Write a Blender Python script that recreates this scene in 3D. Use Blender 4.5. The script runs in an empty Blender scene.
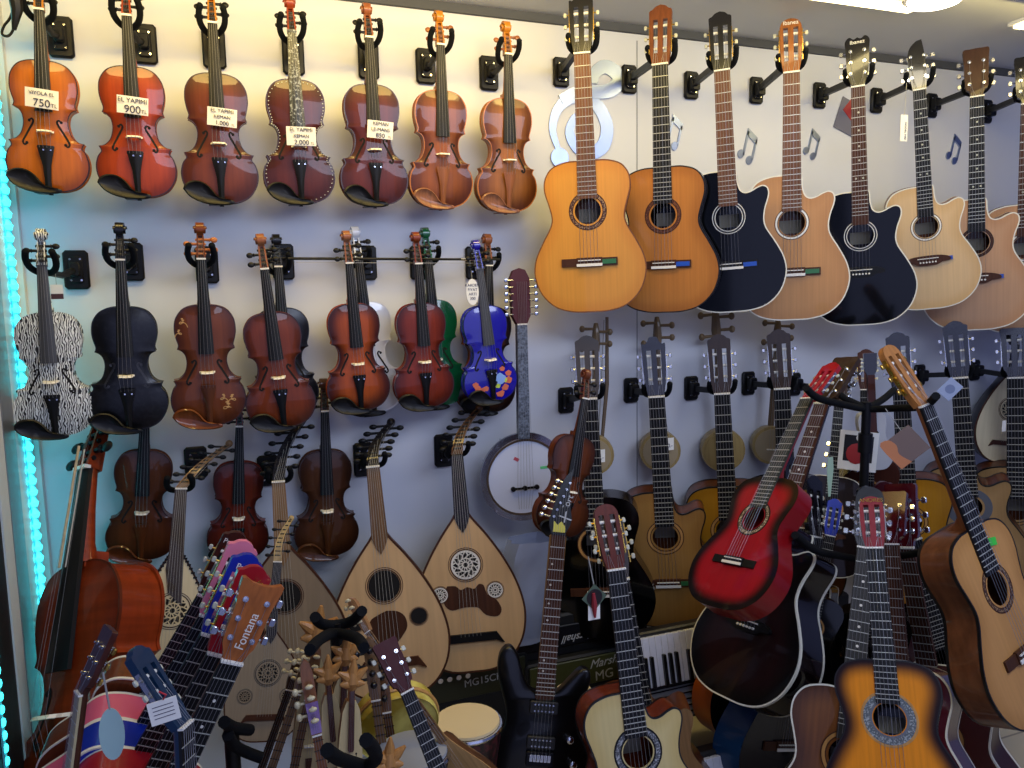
import bpy, math, random
from mathutils import Vector, Matrix
random.seed(7)
COL = bpy.context.scene.collection
PI = math.pi
# ------------------------------------------------------------------ camera
F = 769.0
def _n(v): return Vector(v).normalized()
CN = _n((-292, -84, 769)); CA = _n((2062, -129, 769))
CA = (CA - CN*CA.dot(CN)).normalized(); CU = CA.cross(CN)
CAM = Vector((0, 0, 1.6))
def P(x, y, Y):
    r = Vector((x-512, y-384, F))
    d = Vector((r.dot(CA), r.dot(CN), r.dot(CU)))
    return CAM + d*(Y/d.y)
WALL = 2.56
cam = bpy.data.cameras.new('camera'); camo = bpy.data.objects.new('camera', cam); COL.objects.link(camo)
cam.sensor_width = 36; cam.lens = F/1024*36; cam.clip_start = .02
R3 = Matrix(((CA.x, -CA.y, -CA.z), (CN.x, -CN.y, -CN.z), (CU.x, -CU.y, -CU.z)))
camo.matrix_world = Matrix.Translation(CAM) @ R3.to_4x4()
bpy.context.scene.camera = camo

# ------------------------------------------------------------------ materials
MATS = {}
def srgb(h):
    if isinstance(h, str):
        c = [int(h[i:i+2], 16)/255 for i in (0, 2, 4)]
        return tuple((v/12.92 if v <= .04045 else ((v+.055)/1.055)**2.4) for v in c) + (1,)
    return tuple(h)[:3] + (1,)
def newmat(name):
    m = bpy.data.materials.new(name); m.use_nodes = True
    nt = m.node_tree; b = nt.nodes['Principled BSDF']
    return m, nt, b
def plain(name, col, rough=.5, metal=0., coat=0., spec=.5, emit=0, bump=0, bscale=200, trans=0, alpha=1):
    if name in MATS: return MATS[name]
    m, nt, b = newmat(name)
    b.inputs['Base Color'].default_value = srgb(col); b.inputs['Roughness'].default_value = rough
    b.inputs['Metallic'].default_value = metal; b.inputs['Coat Weight'].default_value = coat
    b.inputs['Coat Roughness'].default_value = .06
    b.inputs['Specular IOR Level'].default_value = spec
    b.inputs['Transmission Weight'].default_value = trans; b.inputs['Alpha'].default_value = alpha
    if emit:
        b.inputs['Emission Color'].default_value = srgb(col); b.inputs['Emission Strength'].default_value = emit
    tc = nt.nodes.new('ShaderNodeTexCoord'); no = nt.nodes.new('ShaderNodeTexNoise')
    no.inputs['Scale'].default_value = bscale if bump else 40
    nt.links.new(tc.outputs['Object'], no.inputs['Vector'])
    if bump:
        bp = nt.nodes.new('ShaderNodeBump'); bp.inputs['Strength'].default_value = bump; bp.inputs['Distance'].default_value = .002
        nt.links.new(no.outputs['Fac'], bp.inputs['Height']); nt.links.new(bp.outputs['Normal'], b.inputs['Normal'])
    else:
        mr = nt.nodes.new('ShaderNodeMapRange'); mr.inputs['To Min'].default_value = max(0, rough-.05); mr.inputs['To Max'].default_value = min(1, rough+.07)
        nt.links.new(no.outputs['Fac'], mr.inputs['Value']); nt.links.new(mr.outputs['Result'], b.inputs['Roughness'])
    MATS[name] = m; return m
def wood(name, center, edge=None, rough=.3, coat=.8, grain=.25, gs=(110, 110, 5), burst=(.55, .95), flame=0):
    """procedural wood, streaks along the local z; 'rim' attribute (0 centre .. 1 edge) drives a sunburst finish"""
    if name in MATS: return MATS[name]
    m, nt, b = newmat(name); N = nt.nodes; L = nt.links
    tc = N.new('ShaderNodeTexCoord'); mp = N.new('ShaderNodeMapping'); mp.inputs['Scale'].default_value = gs
    L.new(tc.outputs['Object'], mp.inputs['Vector'])
    no = N.new('ShaderNodeTexNoise'); no.inputs['Scale'].default_value = 1; no.inputs['Detail'].default_value = 4
    L.new(mp.outputs['Vector'], no.inputs['Vector'])
    mr = N.new('ShaderNodeMapRange'); mr.inputs['From Min'].default_value = .3; mr.inputs['From Max'].default_value = .7
    mr.inputs['To Min'].default_value = 1-grain; mr.inputs['To Max'].default_value = 1+grain*.35
    L.new(no.outputs['Fac'], mr.inputs['Value'])
    base = N.new('ShaderNodeMix'); base.data_type = 'RGBA'
    base.inputs[6].default_value = srgb(center); base.inputs[7].default_value = srgb(edge or center)
    at = N.new('ShaderNodeAttribute'); at.attribute_name = 'rim'
    m2 = N.new('ShaderNodeMapRange'); m2.interpolation_type = 'SMOOTHSTEP'
    m2.inputs['From Min'].default_value = burst[0]; m2.inputs['From Max'].default_value = burst[1]
    L.new(at.outputs['Fac'], m2.inputs['Value']); L.new(m2.outputs['Result'], base.inputs[0])
    mu = N.new('ShaderNodeMix'); mu.data_type = 'RGBA'; mu.blend_type = 'MULTIPLY'; mu.inputs[0].default_value = 1
    L.new(base.outputs[2], mu.inputs[6]); L.new(mr.outputs['Result'], mu.inputs[7])
    out = mu.outputs[2]
    if flame:
        mp2 = N.new('ShaderNodeMapping'); mp2.inputs['Scale'].default_value = (6, 6, 90); L.new(tc.outputs['Object'], mp2.inputs['Vector'])
        n2 = N.new('ShaderNodeTexNoise'); n2.inputs['Scale'].default_value = 1; L.new(mp2.outputs['Vector'], n2.inputs['Vector'])
        r2 = N.new('ShaderNodeMapRange'); r2.inputs['From Min'].default_value = .35; r2.inputs['From Max'].default_value = .65; r2.inputs['To Min'].default_value = 1-flame
        L.new(n2.outputs['Fac'], r2.inputs['Value'])
        m3 = N.new('ShaderNodeMix'); m3.data_type = 'RGBA'; m3.blend_type = 'MULTIPLY'; m3.inputs[0].default_value = 1
        L.new(out, m3.inputs[6]); L.new(r2.outputs['Result'], m3.inputs[7]); out = m3.outputs[2]
    L.new(out, b.inputs['Base Color'])
    b.inputs['Roughness'].default_value = max(.42, rough); b.inputs['Specular IOR Level'].default_value = .18; b.inputs['Coat Weight'].default_value = coat*.42; b.inputs['Coat Roughness'].default_value = .04
    MATS[name] = m; return m
def zebra(name):
    if name in MATS: return MATS[name]
    m, nt, b = newmat(name); N = nt.nodes; L = nt.links
    tc = N.new('ShaderNodeTexCoord'); w = N.new('ShaderNodeTexWave'); w.wave_type = 'BANDS'; w.bands_direction = 'X'
    w.inputs['Scale'].default_value = 56; w.inputs['Distortion'].default_value = 9; w.inputs['Detail'].default_value = 1.5; w.inputs['Detail Scale'].default_value = 1.6
    mp = N.new('ShaderNodeMapping'); mp.inputs['Scale'].default_value = (1, 1, .55)
    L.new(tc.outputs['Object'], mp.inputs['Vector']); L.new(mp.outputs['Vector'], w.inputs['Vector'])
    r = N.new('ShaderNodeValToRGB'); r.color_ramp.elements[0].position = .42; r.color_ramp.elements[1].position = .5
    r.color_ramp.elements[0].color = (.01, .01, .01, 1); r.color_ramp.elements[1].color = (.78, .8, .74, 1)
    L.new(w.outputs['Fac'], r.inputs['Fac']); L.new(r.outputs['Color'], b.inputs['Base Color']); b.inputs['Roughness'].default_value = .35
    MATS[name] = m; return m
def speck(name, c1, c2, scale=150, rough=.35, lo=.5, hi=.6, metal=0):
    if name in MATS: return MATS[name]
    m, nt, b = newmat(name); N = nt.nodes; L = nt.links
    tc = N.new('ShaderNodeTexCoord'); no = N.new('ShaderNodeTexNoise'); no.inputs['Scale'].default_value = scale; no.inputs['Detail'].default_value = 3
    L.new(tc.outputs['Object'], no.inputs['Vector'])
    r = N.new('ShaderNodeValToRGB'); r.color_ramp.elements[0].position = lo; r.color_ramp.elements[1].position = hi
    r.color_ramp.elements[0].color = srgb(c1); r.color_ramp.elements[1].color = srgb(c2)
    L.new(no.outputs['Fac'], r.inputs['Fac']); L.new(r.outputs['Color'], b.inputs['Base Color'])
    b.inputs['Roughness'].default_value = rough; b.inputs['Metallic'].default_value = metal
    MATS[name] = m; return m

# ------------------------------------------------------------------ mesh builder
class MB:
    def __init__(s, xf=None): s.v = []; s.f = []; s.m = []; s.rim = {}; s.xf = xf
    def add(s, verts, faces, m=0, rim=None):
        k = len(s.v)
        for i, p in enumerate(verts):
            p = Vector(p); s.v.append(s.xf @ p if s.xf else p)
            if rim is not None: s.rim[k+i] = rim[i]
        for f in faces: s.f.append([k+i for i in f]); s.m.append(m)
        return s
    def box(s, c, d, m=0, bev=0, R=None):
        x, y, z = d[0]/2, d[1]/2, d[2]/2
        if bev <= 0:
            vs = [(a, b_, c_) for a in (-x, x) for b_ in (-y, y) for c_ in (-z, z)]
            fs = [(0, 1, 3, 2), (4, 6, 7, 5), (0, 4, 5, 1), (2, 3, 7, 6), (0, 2, 6, 4), (1, 5, 7, 3)]
        else:   # chamfered in the x/z outline and along the front and back edges
            b = bev; o = [(-x+b, -z), (x-b, -z), (x, -z+b), (x, z-b), (x-b, z), (-x+b, z), (-x, z-b), (-x, -z+b)]
            q = [(-x+b*1.2, -z+b*.6), (x-b*1.2, -z+b*.6), (x-b*.6, -z+b*1.2), (x-b*.6, z-b*1.2), (x-b*1.2, z-b*.6), (-x+b*1.2, z-b*.6), (-x+b*.6, z-b*1.2), (-x+b*.6, -z+b*1.2)]
            vs = [(a, -y, c_) for a, c_ in q]+[(a, -y+b*.6, c_) for a, c_ in o]+[(a, y-b*.6, c_) for a, c_ in o]+[(a, y, c_) for a, c_ in q]
            fs = [tuple(range(8)), tuple(range(31, 23, -1))]
            for k in range(3):
                for i in range(8): j = (i+1) % 8; fs.append((k*8+j, k*8+i, k*8+8+i, k*8+8+j))
        T = Matrix.Translation(Vector(c)) @ (R.to_4x4() if R else Matrix.Identity(4))
        return s.add([T @ Vector(v) for v in vs], fs, m)
    def tube(s, path, rad, n=8, m=0, flat=None, closed=False):
        path = [Vector(p) for p in path]; N = len(path)
        if not hasattr(rad, '__len__'): rad = [rad]*N
        t0 = (path[1]-path[0]).normalized()
        up = Vector((0, 0, 1)) if abs(t0.z) < .9 else Vector((0, 1, 0))
        u = t0.cross(up).normalized(); vs = []
        for i, p in enumerate(path):
            if closed: t = (path[(i+1) % N]-path[i-1]).normalized()
            else: t = (path[min(i+1, N-1)]-path[max(i-1, 0)]).normalized()
            u = (u - t*u.dot(t)).normalized(); w = t.cross(u)
            for k in range(n):
                a = 2*PI*k/n; vs.append(p + (u*math.cos(a) + w*math.sin(a))*rad[i])
        fs = []
        for i in range(N if closed else N-1):
            for k in range(n):
                a, b = i*n+k, i*n+(k+1) % n; c, d = ((i+1) % N)*n+k, ((i+1) % N)*n+(k+1) % n
                fs.append((a, b, d, c))
        if not closed: fs += [tuple(range(n-1, -1, -1)), tuple((N-1)*n+k for k in range(n))]
        return s.add(vs, fs, m)
    def cyl(s, a, b, r, r2=None, n=12, m=0): return s.tube([a, b], [r, r if r2 is None else r2], n, m)
    def ball(s, c, r, n=10, m=0, k=6):
        if not hasattr(r, '__len__'): r = (r, r, r)
        vs = [(c[0], c[1], c[2]-r[2])]; fs = []
        for i in range(1, k):
            a = PI*i/k-PI/2
            for j in range(n):
                b = 2*PI*j/n; vs.append((c[0]+r[0]*math.cos(a)*math.cos(b), c[1]+r[1]*math.cos(a)*math.sin(b), c[2]+r[2]*math.sin(a)))
        vs.append((c[0], c[1], c[2]+r[2]))
        for j in range(n): fs.append((0, 1+(j+1) % n, 1+j))
        for i in range(k-2):
            for j in range(n): fs.append((1+i*n+j, 1+i*n+(j+1) % n, 1+(i+1)*n+(j+1) % n, 1+(i+1)*n+j))
        e = len(vs)-1
        for j in range(n): fs.append((e, 1+(k-2)*n+j, 1+(k-2)*n+(j+1) % n))
        return s.add(vs, fs, m)
    def prism(s, poly, y0, y1, m=0, m_side=None, bev=0):
        """polygon in x/z pushed from y0 (front) to y1 (back)"""
        n = len(poly); vs = [(x, y0, z) for x, z in poly]+[(x, y1, z) for x, z in poly]
        s.add(vs, [tuple(range(n)), tuple(range(2*n-1, n-1, -1))], m)
        return s.add(vs, [(i, (i+1) % n, n+(i+1) % n, n+i) for i in range(n)], m if m_side is None else m_side)
    def annulus(s, c, r0, r1, y0, y1, n=32, m=0, sx=1):
        vs = []
        for r, y in ((r0, y1), (r0, y0), (r1, y0), (r1, y1)):
            for k in range(n): a = 2*PI*k/n; vs.append((c[0]+r*math.cos(a)*sx, y, c[1]+r*math.sin(a)))
        fs = [(q*n+k, q*n+(k+1) % n, ((q+1) % 4)*n+(k+1) % n, ((q+1) % 4)*n+k) for q in range(4) for k in range(n)]
        return s.add(vs, fs, m)
    def disc(s, c, r, y0, y1, n=24, m=0, sx=1):
        return s.prism([(c[0]+r*sx*math.cos(2*PI*k/n), c[1]+r*math.sin(2*PI*k/n)) for k in range(n)], y0, y1, m)
    def ribbon(s, path, w, y0, y1, m=0):
        N = len(path); L = []; Rr = []
        if not hasattr(w, '__len__'): w = [w]*N
        for i, p in enumerate(path):
            a = path[max(i-1, 0)]; b = path[min(i+1, N-1)]
            dx, dz = b[0]-a[0], b[1]-a[1]; l = math.hypot(dx, dz) or 1
            L.append((p[0]-dz/l*w[i]/2, p[1]+dx/l*w[i]/2)); Rr.append((p[0]+dz/l*w[i]/2, p[1]-dx/l*w[i]/2))
        f0 = y0 if callable(y0) else (lambda x, z: y0); f1 = y1 if callable(y1) else (lambda x, z: y1)
        vs = []
        for i in range(N):
            for (x, z) in (L[i], Rr[i]): vs.append((x, f0(x, z), z)); vs.append((x, f1(x, z), z))
        fs = []
        for i in range(N-1):
            a = i*4; b = a+4; fs += [(a, a+2, b+2, b), (a+1, b+1, b+3, a+3), (a, b, b+1, a+1), (a+2, a+3, b+3, b+2)]
        fs += [(0, 1, 3, 2), (4*N-4, 4*N-2, 4*N-1, 4*N-3)]
        return s.add(vs, fs, m)
    def lathe(s, c, prof, axis='z', n=20, m=0):
        """prof: (radius, along)"""
        vs = []
        for r, h in prof:
            for k in range(n):
                a = 2*PI*k/n; x, y = r*math.cos(a), r*math.sin(a)
                vs.append({'z': (c[0]+x, c[1]+y, c[2]+h), 'x': (c[0]+h, c[1]+x, c[2]+y), 'y': (c[0]+x, c[1]+h, c[2]+y)}[axis])
        N = len(prof); fs = [(i*n+k, i*n+(k+1) % n, (i+1)*n+(k+1) % n, (i+1)*n+k) for i in range(N-1) for k in range(n)]
        fs += [tuple(range(n-1, -1, -1)), tuple((N-1)*n+k for k in range(n))]
        return s.add(vs, fs, m)
    def build(s, name, mats, parent=None, smooth=True, label=None, ang=40):
        if not isinstance(mats, (list, tuple)): mats = [mats]
        me = bpy.data.meshes.new(name); me.from_pydata([tuple(v) for v in s.v], [], s.f); me.validate()
        for m in mats: me.materials.append(m)
        if len(me.polygons) == len(s.m): me.polygons.foreach_set('material_index', s.m)
        if s.rim:
            a = me.attributes.new('rim', 'FLOAT', 'POINT'); a.data.foreach_set('value', [s.rim.get(i, 0) for i in range(len(s.v))])
        import bmesh
        bm = bmesh.new(); bm.from_mesh(me); bmesh.ops.recalc_face_normals(bm, faces=bm.faces); bm.to_mesh(me); bm.free()
        if smooth:
            me.polygons.foreach_set('use_smooth', [True]*len(me.polygons)); me.set_sharp_from_angle(angle=math.radians(ang))
        o = bpy.data.objects.new(name, me); COL.objects.link(o)
        if parent: o.parent = parent
        if label: o['label'] = label
        return o

def thing(name, label, cat, group=None):
    o = bpy.data.objects.new(name, None); COL.objects.link(o); o.empty_display_size = .05
    o['label'] = label; o['category'] = cat
    if group: o['group'] = group
    return o
def tag(o, label, cat, group=None, kind=None):
    if kind: o['kind'] = kind
    if label: o['label'] = label
    if cat: o['category'] = cat
    if group: o['group'] = group
    return o
def place(root, z1, p1, d1, z2, p2, d2, yaw=0, k=1):
    """stand a thing so that the point z1 on its axis is at p1 (at distance d1) and z2 at p2; yaw turns its face (degrees, + = towards the left)"""
    A = P(p1[0], p1[1], d1); B = P(p2[0], p2[1], d2)
    z = (B-A).normalized(); s = (B-A).length/(z2-z1)
    y = Vector((math.sin(math.radians(yaw)), math.cos(math.radians(yaw)), 0))
    x = y.cross(z).normalized(); y = z.cross(x)
    o = A - z*z1*s
    R = Matrix((x, y, z)).transposed().to_4x4()
    root.matrix_world = Matrix.Translation(o) @ R @ Matrix.Diagonal((s*k, s*k, s, 1))
    return root
def wpt(root, p): return root.matrix_world @ Vector(p)
def text(txt, size, mat, parent, loc, rot=(PI/2, 0, 0), name='lettering', ext=.0004, shear=0, align='CENTER'):
    cu = bpy.data.curves.new(name, 'FONT'); cu.body = txt; cu.size = size; cu.extrude = ext; cu.align_x = align; cu.align_y = 'CENTER'; cu.shear = shear; cu.space_line = .85
    to = bpy.data.objects.new(name, cu); COL.objects.link(to)
    dg = bpy.context.evaluated_depsgraph_get(); me = bpy.data.meshes.new_from_object(to.evaluated_get(dg))
    bpy.data.objects.remove(to); bpy.data.curves.remove(cu)
    me.materials.clear(); me.materials.append(mat)
    o = bpy.data.objects.new(name, me); COL.objects.link(o); o.location = loc; o.rotation_euler = rot
    if parent: o.parent = parent
    return o
def crom(pts, n=6):
    out = []
    for i in range(len(pts)-1):
        p0 = pts[max(i-1, 0)]; p1 = pts[i]; p2 = pts[i+1]; p3 = pts[min(i+2, len(pts)-1)]
        for k in range(n):
            t = k/n
            out.append(tuple(.5*((2*b)+(-a+c)*t+(2*a-5*b+4*c-d)*t*t+(-a+3*b-3*c+d)*t**3) for a, b, c, d in zip(p0, p1, p2, p3)))
    out.append(tuple(pts[-1])); return out

# ------------------------------------------------------------------ common materials
M_BLK = plain('black_lacquer', '060607', .3, coat=.25, spec=.3)
M_EBO = plain('ebony', '0a0a0b', .45, spec=.3)
M_EBG = plain('ebony_fingerboard', '0c0d10', .5, spec=.3)
M_ROSE = wood('rosewood', '4a2c1c', rough=.45, coat=.1)
M_ROSEL = wood('rosewood_light', '6e4a36', rough=.45, coat=.1)
M_FRET = plain('fret_wire', 'c8c8bc', .35, metal=.4)
M_BONE = plain('bone', 'e8e4d6', .4)
M_PEARL = plain('pearl_button', 'b4b4a2', .35)
M_CHROME = plain('chrome', 'd4d6da', .15, metal=1)
M_GOLD = plain('gold_metal', 'd8b25a', .25, metal=1)
M_STR = plain('string_steel', '8a8a8e', .4, metal=.6)
M_NYL = plain('string_nylon', '9a9890', .5)
M_FOAM = plain('foam_rubber', '0e1013', .9, spec=.15, bump=.3, bscale=400)
M_PLAST = plain('black_plastic', '0a0a0c', .45, spec=.3)
M_PAPER = plain('paper', 'e9e6da', .7)
M_INK = plain('ink', '2a2a40', .8)
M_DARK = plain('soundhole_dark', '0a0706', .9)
M_MAPLE = wood('maple', 'b98a4e', rough=.35)
M_SPR = wood('spruce', 'd9b98a', rough=.35, grain=.12)
# ------------------------------------------------------------------ violins
_lo = crom([(0, 0), (.04, .002), (.076, .018), (.098, .048), (.104, .08), (.098, .108), (.088, .124), (.0935, .1375)], 5)
_c = crom([(.0935, .1375), (.078, .142), (.063, .158), (.0555, .185), (.0575, .208), (.066, .222), (.079, .229)], 5)
_up = crom([(.079, .229), (.0755, .241), (.081, .262), (.084, .285), (.080, .315), (.062, .342), (.033, .3545), (0, .356)], 5)
VH = _lo[:-1] + _c[:-1] + _up
VH = [(x, z) for x, z in VH]
def mirror_outline(h): return h + [(-x, z) for x, z in reversed(h[1:-1])]
def arched(mb, out, lo, hi, y0, H, m=0, m_edge=None, sgn=-1, inset=1.0):
    ts = [1, .965, .93, .82, .66, .45, .2, 0]; rings = []; n = len(out); vs = []; rim = []
    S = [tuple(p) for p in out]
    for _ in range(14): S = [((S[i-1][0]+2*S[i][0]+S[(i+1) % n][0])/4, (S[i-1][1]+2*S[i][1]+S[(i+1) % n][1])/4) for i in range(n)]
    for t in ts:
        q = min(1, max(0, (t-.66)/.27)); oo = [(a[0]*q+b_[0]*(1-q), a[1]*q+b_[1]*(1-q)) for a, b_ in zip(out, S)]
        for x, z in oo:
            c = min(max(z, lo), hi); h = H*(1-min(1, t/.95)**2.3)
            vs.append((x*t*inset, y0+sgn*h, c+(z-c)*t*inset)); rim.append(t)
    f_e = []; f = []
    for i in range(len(ts)-1):
        for k in range(n):
            q = (i*n+k, i*n+(k+1) % n, (i+1)*n+(k+1) % n, (i+1)*n+k)
            (f_e if i == 0 and m_edge is not None else f).append(q)
    mb.add(vs, f, m, rim)
    if f_e: mb.add(vs, f_e, m_edge, rim)
def band(mb, out, y0, y1, m=0, s=1.0, cz=None, rim=None):
    n = len(out); vs = []
    for y in (y0, y1):
        for x, z in out: vs.append((x*s, y, z if cz is None else cz+(z-cz)*s))
    mb.add(vs, [(i, (i+1) % n, n+(i+1) % n, n+i) for i in range(n)], m, [rim]*(2*n) if rim is not None else None)
def halfw(z, H=VH):
    b = 0.0001
    for i in range(len(H)-1):
        (x0, z0), (x1, z1) = H[i], H[i+1]
        if min(z0, z1) <= z <= max(z0, z1) and z1 != z0: b = max(b, x0+(x1-x0)*(z-z0)/(z1-z0))
    return b
def varch(x, z, H=.0105):
    lo, hi = .09, .285
    c = min(max(z, lo), hi); t = abs(x)/halfw(min(max(z, lo), hi))
    if z < lo or z > hi: t = min(1, math.hypot(abs(x)/halfw(c), (z-c)/(.09 if z < lo else .071)))
    return -H*(1-min(1, t/.95)**2.3)
def violin(name, label, cat, group, top, back=None, fit=None, board=None, scroll=None, edge=None, rib=.030,
           pegm=None, chin=True, srad=.00042, stringm=None, fhole=None, tailm=None, chinm=None, strings=True, nuts=True, bridge=True):
    back = back or top; fit = fit or M_EBO; board = board or M_EBG; scroll = scroll or back; pegm = pegm or fit
    fhole = fhole or M_DARK; tailm = tailm or fit; chinm = chinm or fit; stringm = stringm or M_STR; edge = edge or back
    r = thing(name, label, cat, group)
    out = mirror_outline(VH)
    b = MB(); band(b, out, .004, .004+rib, 0, .972, .18); arched(b, out, .09, .285, .008+rib, .012, 0, sgn=1); band(b, out, .004+rib, .008+rib, 0)
    b.prism([(x, z) for x, z in out], .0035+rib, .004+rib)
    b.build('body', back, r)
    t = MB(); arched(t, out, .09, .285, 0, .0105, 0, m_edge=1, sgn=-1); band(t, out, 0, .004, 1, rim=1); t.build('top_plate', [top, edge], r)
    # f holes
    for s in (-1, 1):
        pts = crom([(.0385, .192), (.033, .197), (.029, .192), (.031, .184), (.039, .17), (.047, .155), (.055, .140), (.057, .131), (.052, .126), (.047, .131)], 4)
        w = [.004+.0015*math.sin(PI*i/(len(pts)-1)) for i in range(len(pts))]; w[0] = w[-1] = .007
        f = MB(); f.ribbon([(s*x, z) for x, z in pts], w, lambda x, z: varch(x, z)-.0008, lambda x, z: varch(x, z)+.002); 
        for cx, cz in ((.0385, .192), (.0475, .131)): f.disc((s*cx, cz), .0042, varch(s*cx, cz)-.001, varch(s*cx, cz)+.002, 10)
        f.build('f_hole', fhole, r)
    # neck
    n = MB(); vs = []; fs = []
    prof = [(.368, .018, .013, -.012, .036), (.362, .0175, .013, -.012, .03), (.385, .017, .012, -.012, .012), (.48, .0125, .0125, -.006, .012)]
    n.tube([(0, .006, .355), (0, .004, .38), (0, .004, .43), (0, .006, .49)], [.019, .0155, .0135, .012], 10)
    n.box((0, .015, .358), (.03, .036, .022)); n.build('neck', back, r)
    fb = MB(); z0, z1 = .216, .486; w0, w1 = .0215, .0125; y0, y1 = -.027, -.007
    vs = []
    for z, w, y in ((z0, w0, y0), (z1, w1, y1)):
        for i in range(7):
            a = -1+2*i/6; vs.append((w*a, y+.004*a*a, z))
        vs.append((w, y+.010, z)); vs.append((-w, y+.010, z))
    fb.add(vs, [(i, (i+1) % 9, 9+(i+1) % 9, 9+i) for i in range(9)]+[tuple(range(8, -1, -1)), tuple(range(9, 18))]); fb.build('fingerboard', board, r)
    if nuts: MB().box((0, -.005, .488), (.025, .010, .005)).build('nut', M_BONE if board is M_EBG else board, r)
    # pegbox + scroll
    T = Matrix.Translation((0, .0, .488)) @ Matrix.Rotation(math.radians(-14), 4, 'X')
    pb = MB(T)
    for s in (-1, 1):
        pb.add([(s*.0125, -.006, 0), (s*.0075, -.006, 0), (s*.0095, -.004, .07), (s*.0055, -.004, .07),
                (s*.0125, .016, 0), (s*.0075, .016, 0), (s*.0095, .010, .07), (s*.0055, .010, .07)],
               [(0, 1, 3, 2), (4, 6, 7, 5), (0, 2, 6, 4), (1, 5, 7, 3), (0, 4, 5, 1), (2, 3, 7, 6)])
    pb.add([(-.0125, .012, 0), (.0125, .012, 0), (.0095, .006, .07), (-.0095, .006, .07), (-.0125, .018, 0), (.0125, .018, 0), (.0095, .012, .07), (-.0095, .012, .07)],
           [(0, 1, 2, 3), (7, 6, 5, 4), (0, 4, 5, 1), (1, 5, 6, 2), (2, 6, 7, 3), (3, 7, 4, 0)])
    pb.build('pegbox', scroll, r)
    sc = MB(T); N = 44; vs = []; cen = (.004, .088)
    for i in range(N):
        u = i/(N-1); a = PI*1.55 - u*PI*3.5; rr = .019*(1-u)**.75+.003; wd = .0085+.011*u
        cy, cz = cen[0]+rr*math.cos(a), cen[1]+rr*math.sin(a); iy, iz = cen[0]+rr*.62*math.cos(a), cen[1]+rr*.62*math.sin(a)
        vs += [(-wd, cy, cz), (wd, cy, cz), (wd, iy, iz), (-wd, iy, iz)]
    fs = []
    for i in range(N-1):
        for k in range(4): fs.append((i*4+k, i*4+(k+1) % 4, i*4+4+(k+1) % 4, i*4+4+k))
    fs += [(0, 1, 2, 3), tuple(4*N-4+k for k in (3, 2, 1, 0))]
    sc.add(vs, fs); sc.box((0, .004, .072), (.018, .014, .012)); sc.build('scroll', scroll, r)
    for s, z in ((-1, .014), (1, .026), (-1, .042), (1, .055)):
        pg = MB(T); pg.cyl((-s*.014, 0, z), (s*.024, 0, z), .0034, .0042, 8)
        pg.lathe((0, 0, z), [(.003, s*.022), (.0065, s*.024), (.004, s*.027)], 'x', 10)
        pg.ball((s*.036, 0, z), (.010, .0045, .0085), 10); pg.build('peg', pegm, r)
    # bridge, tailpiece, chin rest
    if bridge:
        bp = [(-.0205, 0), (-.0215, .006), (-.016, .012), (-.019, .022), (-.016, .031), (0, .036), (.016, .031), (.019, .022), (.016, .012), (.0215, .006), (.0205, 0), (.012, .001), (.009, .008), (0, .012), (-.009, .008), (-.012, .001)]
        bm = MB(Matrix(((1, 0, 0, 0), (0, 0, -1, -.010), (0, 1, 0, .162), (0, 0, 0, 1))))
        bm.prism([(x, z) for x, z in bp], -.0, .0); bm = MB()
        N = len(bp); bm.add([(x, -.0105-h, .1605) for x, h in bp]+[(x, -.0105-h*.9, .165) for x, h in bp], [tuple(range(N)), tuple(range(2*N-1, N-1, -1))]+[(i, (i+1) % N, N+(i+1) % N, N+i) for i in range(N)])
        bm.build('bridge', M_BONE, r)
    tp = MB(); vs = []; S = [(.012, .008, -.017), (.03, .008, -.019), (.07, .0105, -.023), (.098, .016, -.025), (.12, .0215, -.027), (.125, .0205, -.027)]
    for z, w, y in S: vs += [(-w, y+.003, z), (-w*.5, y, z), (0, y-.002, z), (w*.5, y, z), (w, y+.003, z), (w, y+.006, z), (-w, y+.006, z)]
    fs = [(i*7+k, i*7+(k+1) % 7, i*7+7+(k+1) % 7, i*7+7+k) for i in range(len(S)-1) for k in range(7)]+[tuple(range(7)), tuple(35+k for k in range(6, -1, -1))]
    tp.add(vs, fs); tp.cyl((0, -.017, .014), (0, .002, -.003), .0035, n=8); tp.build('tailpiece', tailm, r)
    for k in range(4):
        MB().cyl((-.0135+.009*k, -.0325, .112), (-.0135+.009*k, -.026, .112), .0024, n=8).build('fine_tuner', M_CHROME, r) if tailm is M_EBO and k in (1, 3) else None
    MB().cyl((0, .018, -.008), (0, .018, .006), .006, .004, 10).build('end_button', tailm, r)
    if chin:
        cp = crom([(-.1, .036), (-.093, .05), (-.074, .059), (-.05, .057), (-.03, .043), (-.012, .02), (.006, .010), (.03, .008), (.033, -.001), (.012, -.006), (-.03, -.005), (-.06, .002), (-.085, .016), (-.1, .036)], 3)[:-1]
        cm = MB(); N = len(cp); cx, cz = -.05, .026; vs = []
        for k, (sc_, y) in enumerate(((1, -.020), (1, -.026), (.9, -.029), (.7, -.024), (.3, -.021))):
            for x, z in cp: vs.append((cx+(x-cx)*sc_, y-(.004 if x < -.05 else 0), cz+(z-cz)*sc_))
        fs = [(i*N+k, i*N+(k+1) % N, i*N+N+(k+1) % N, i*N+N+k) for i in range(4) for k in range(N)]+[tuple(range(N-1, -1, -1)), tuple(4*N+k for k in range(N))]
        cm.add(vs, fs); cm.box((-.02, .008, -.004), (.03, .06, .004)); cm.build('chin_rest', chinm, r)
    if strings:
        for k in range(4):
            a = -1+2*k/3
            MB().tube([(a*.0045, .004, .54), (a*.008, -.0095, .4885), (a*.0165, -.0475+.0035*a*a, .163), (a*.0135, -.031, .118)], srad, 4).build('string', stringm, r)
    r['nut'] = .486
    return r

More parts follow.
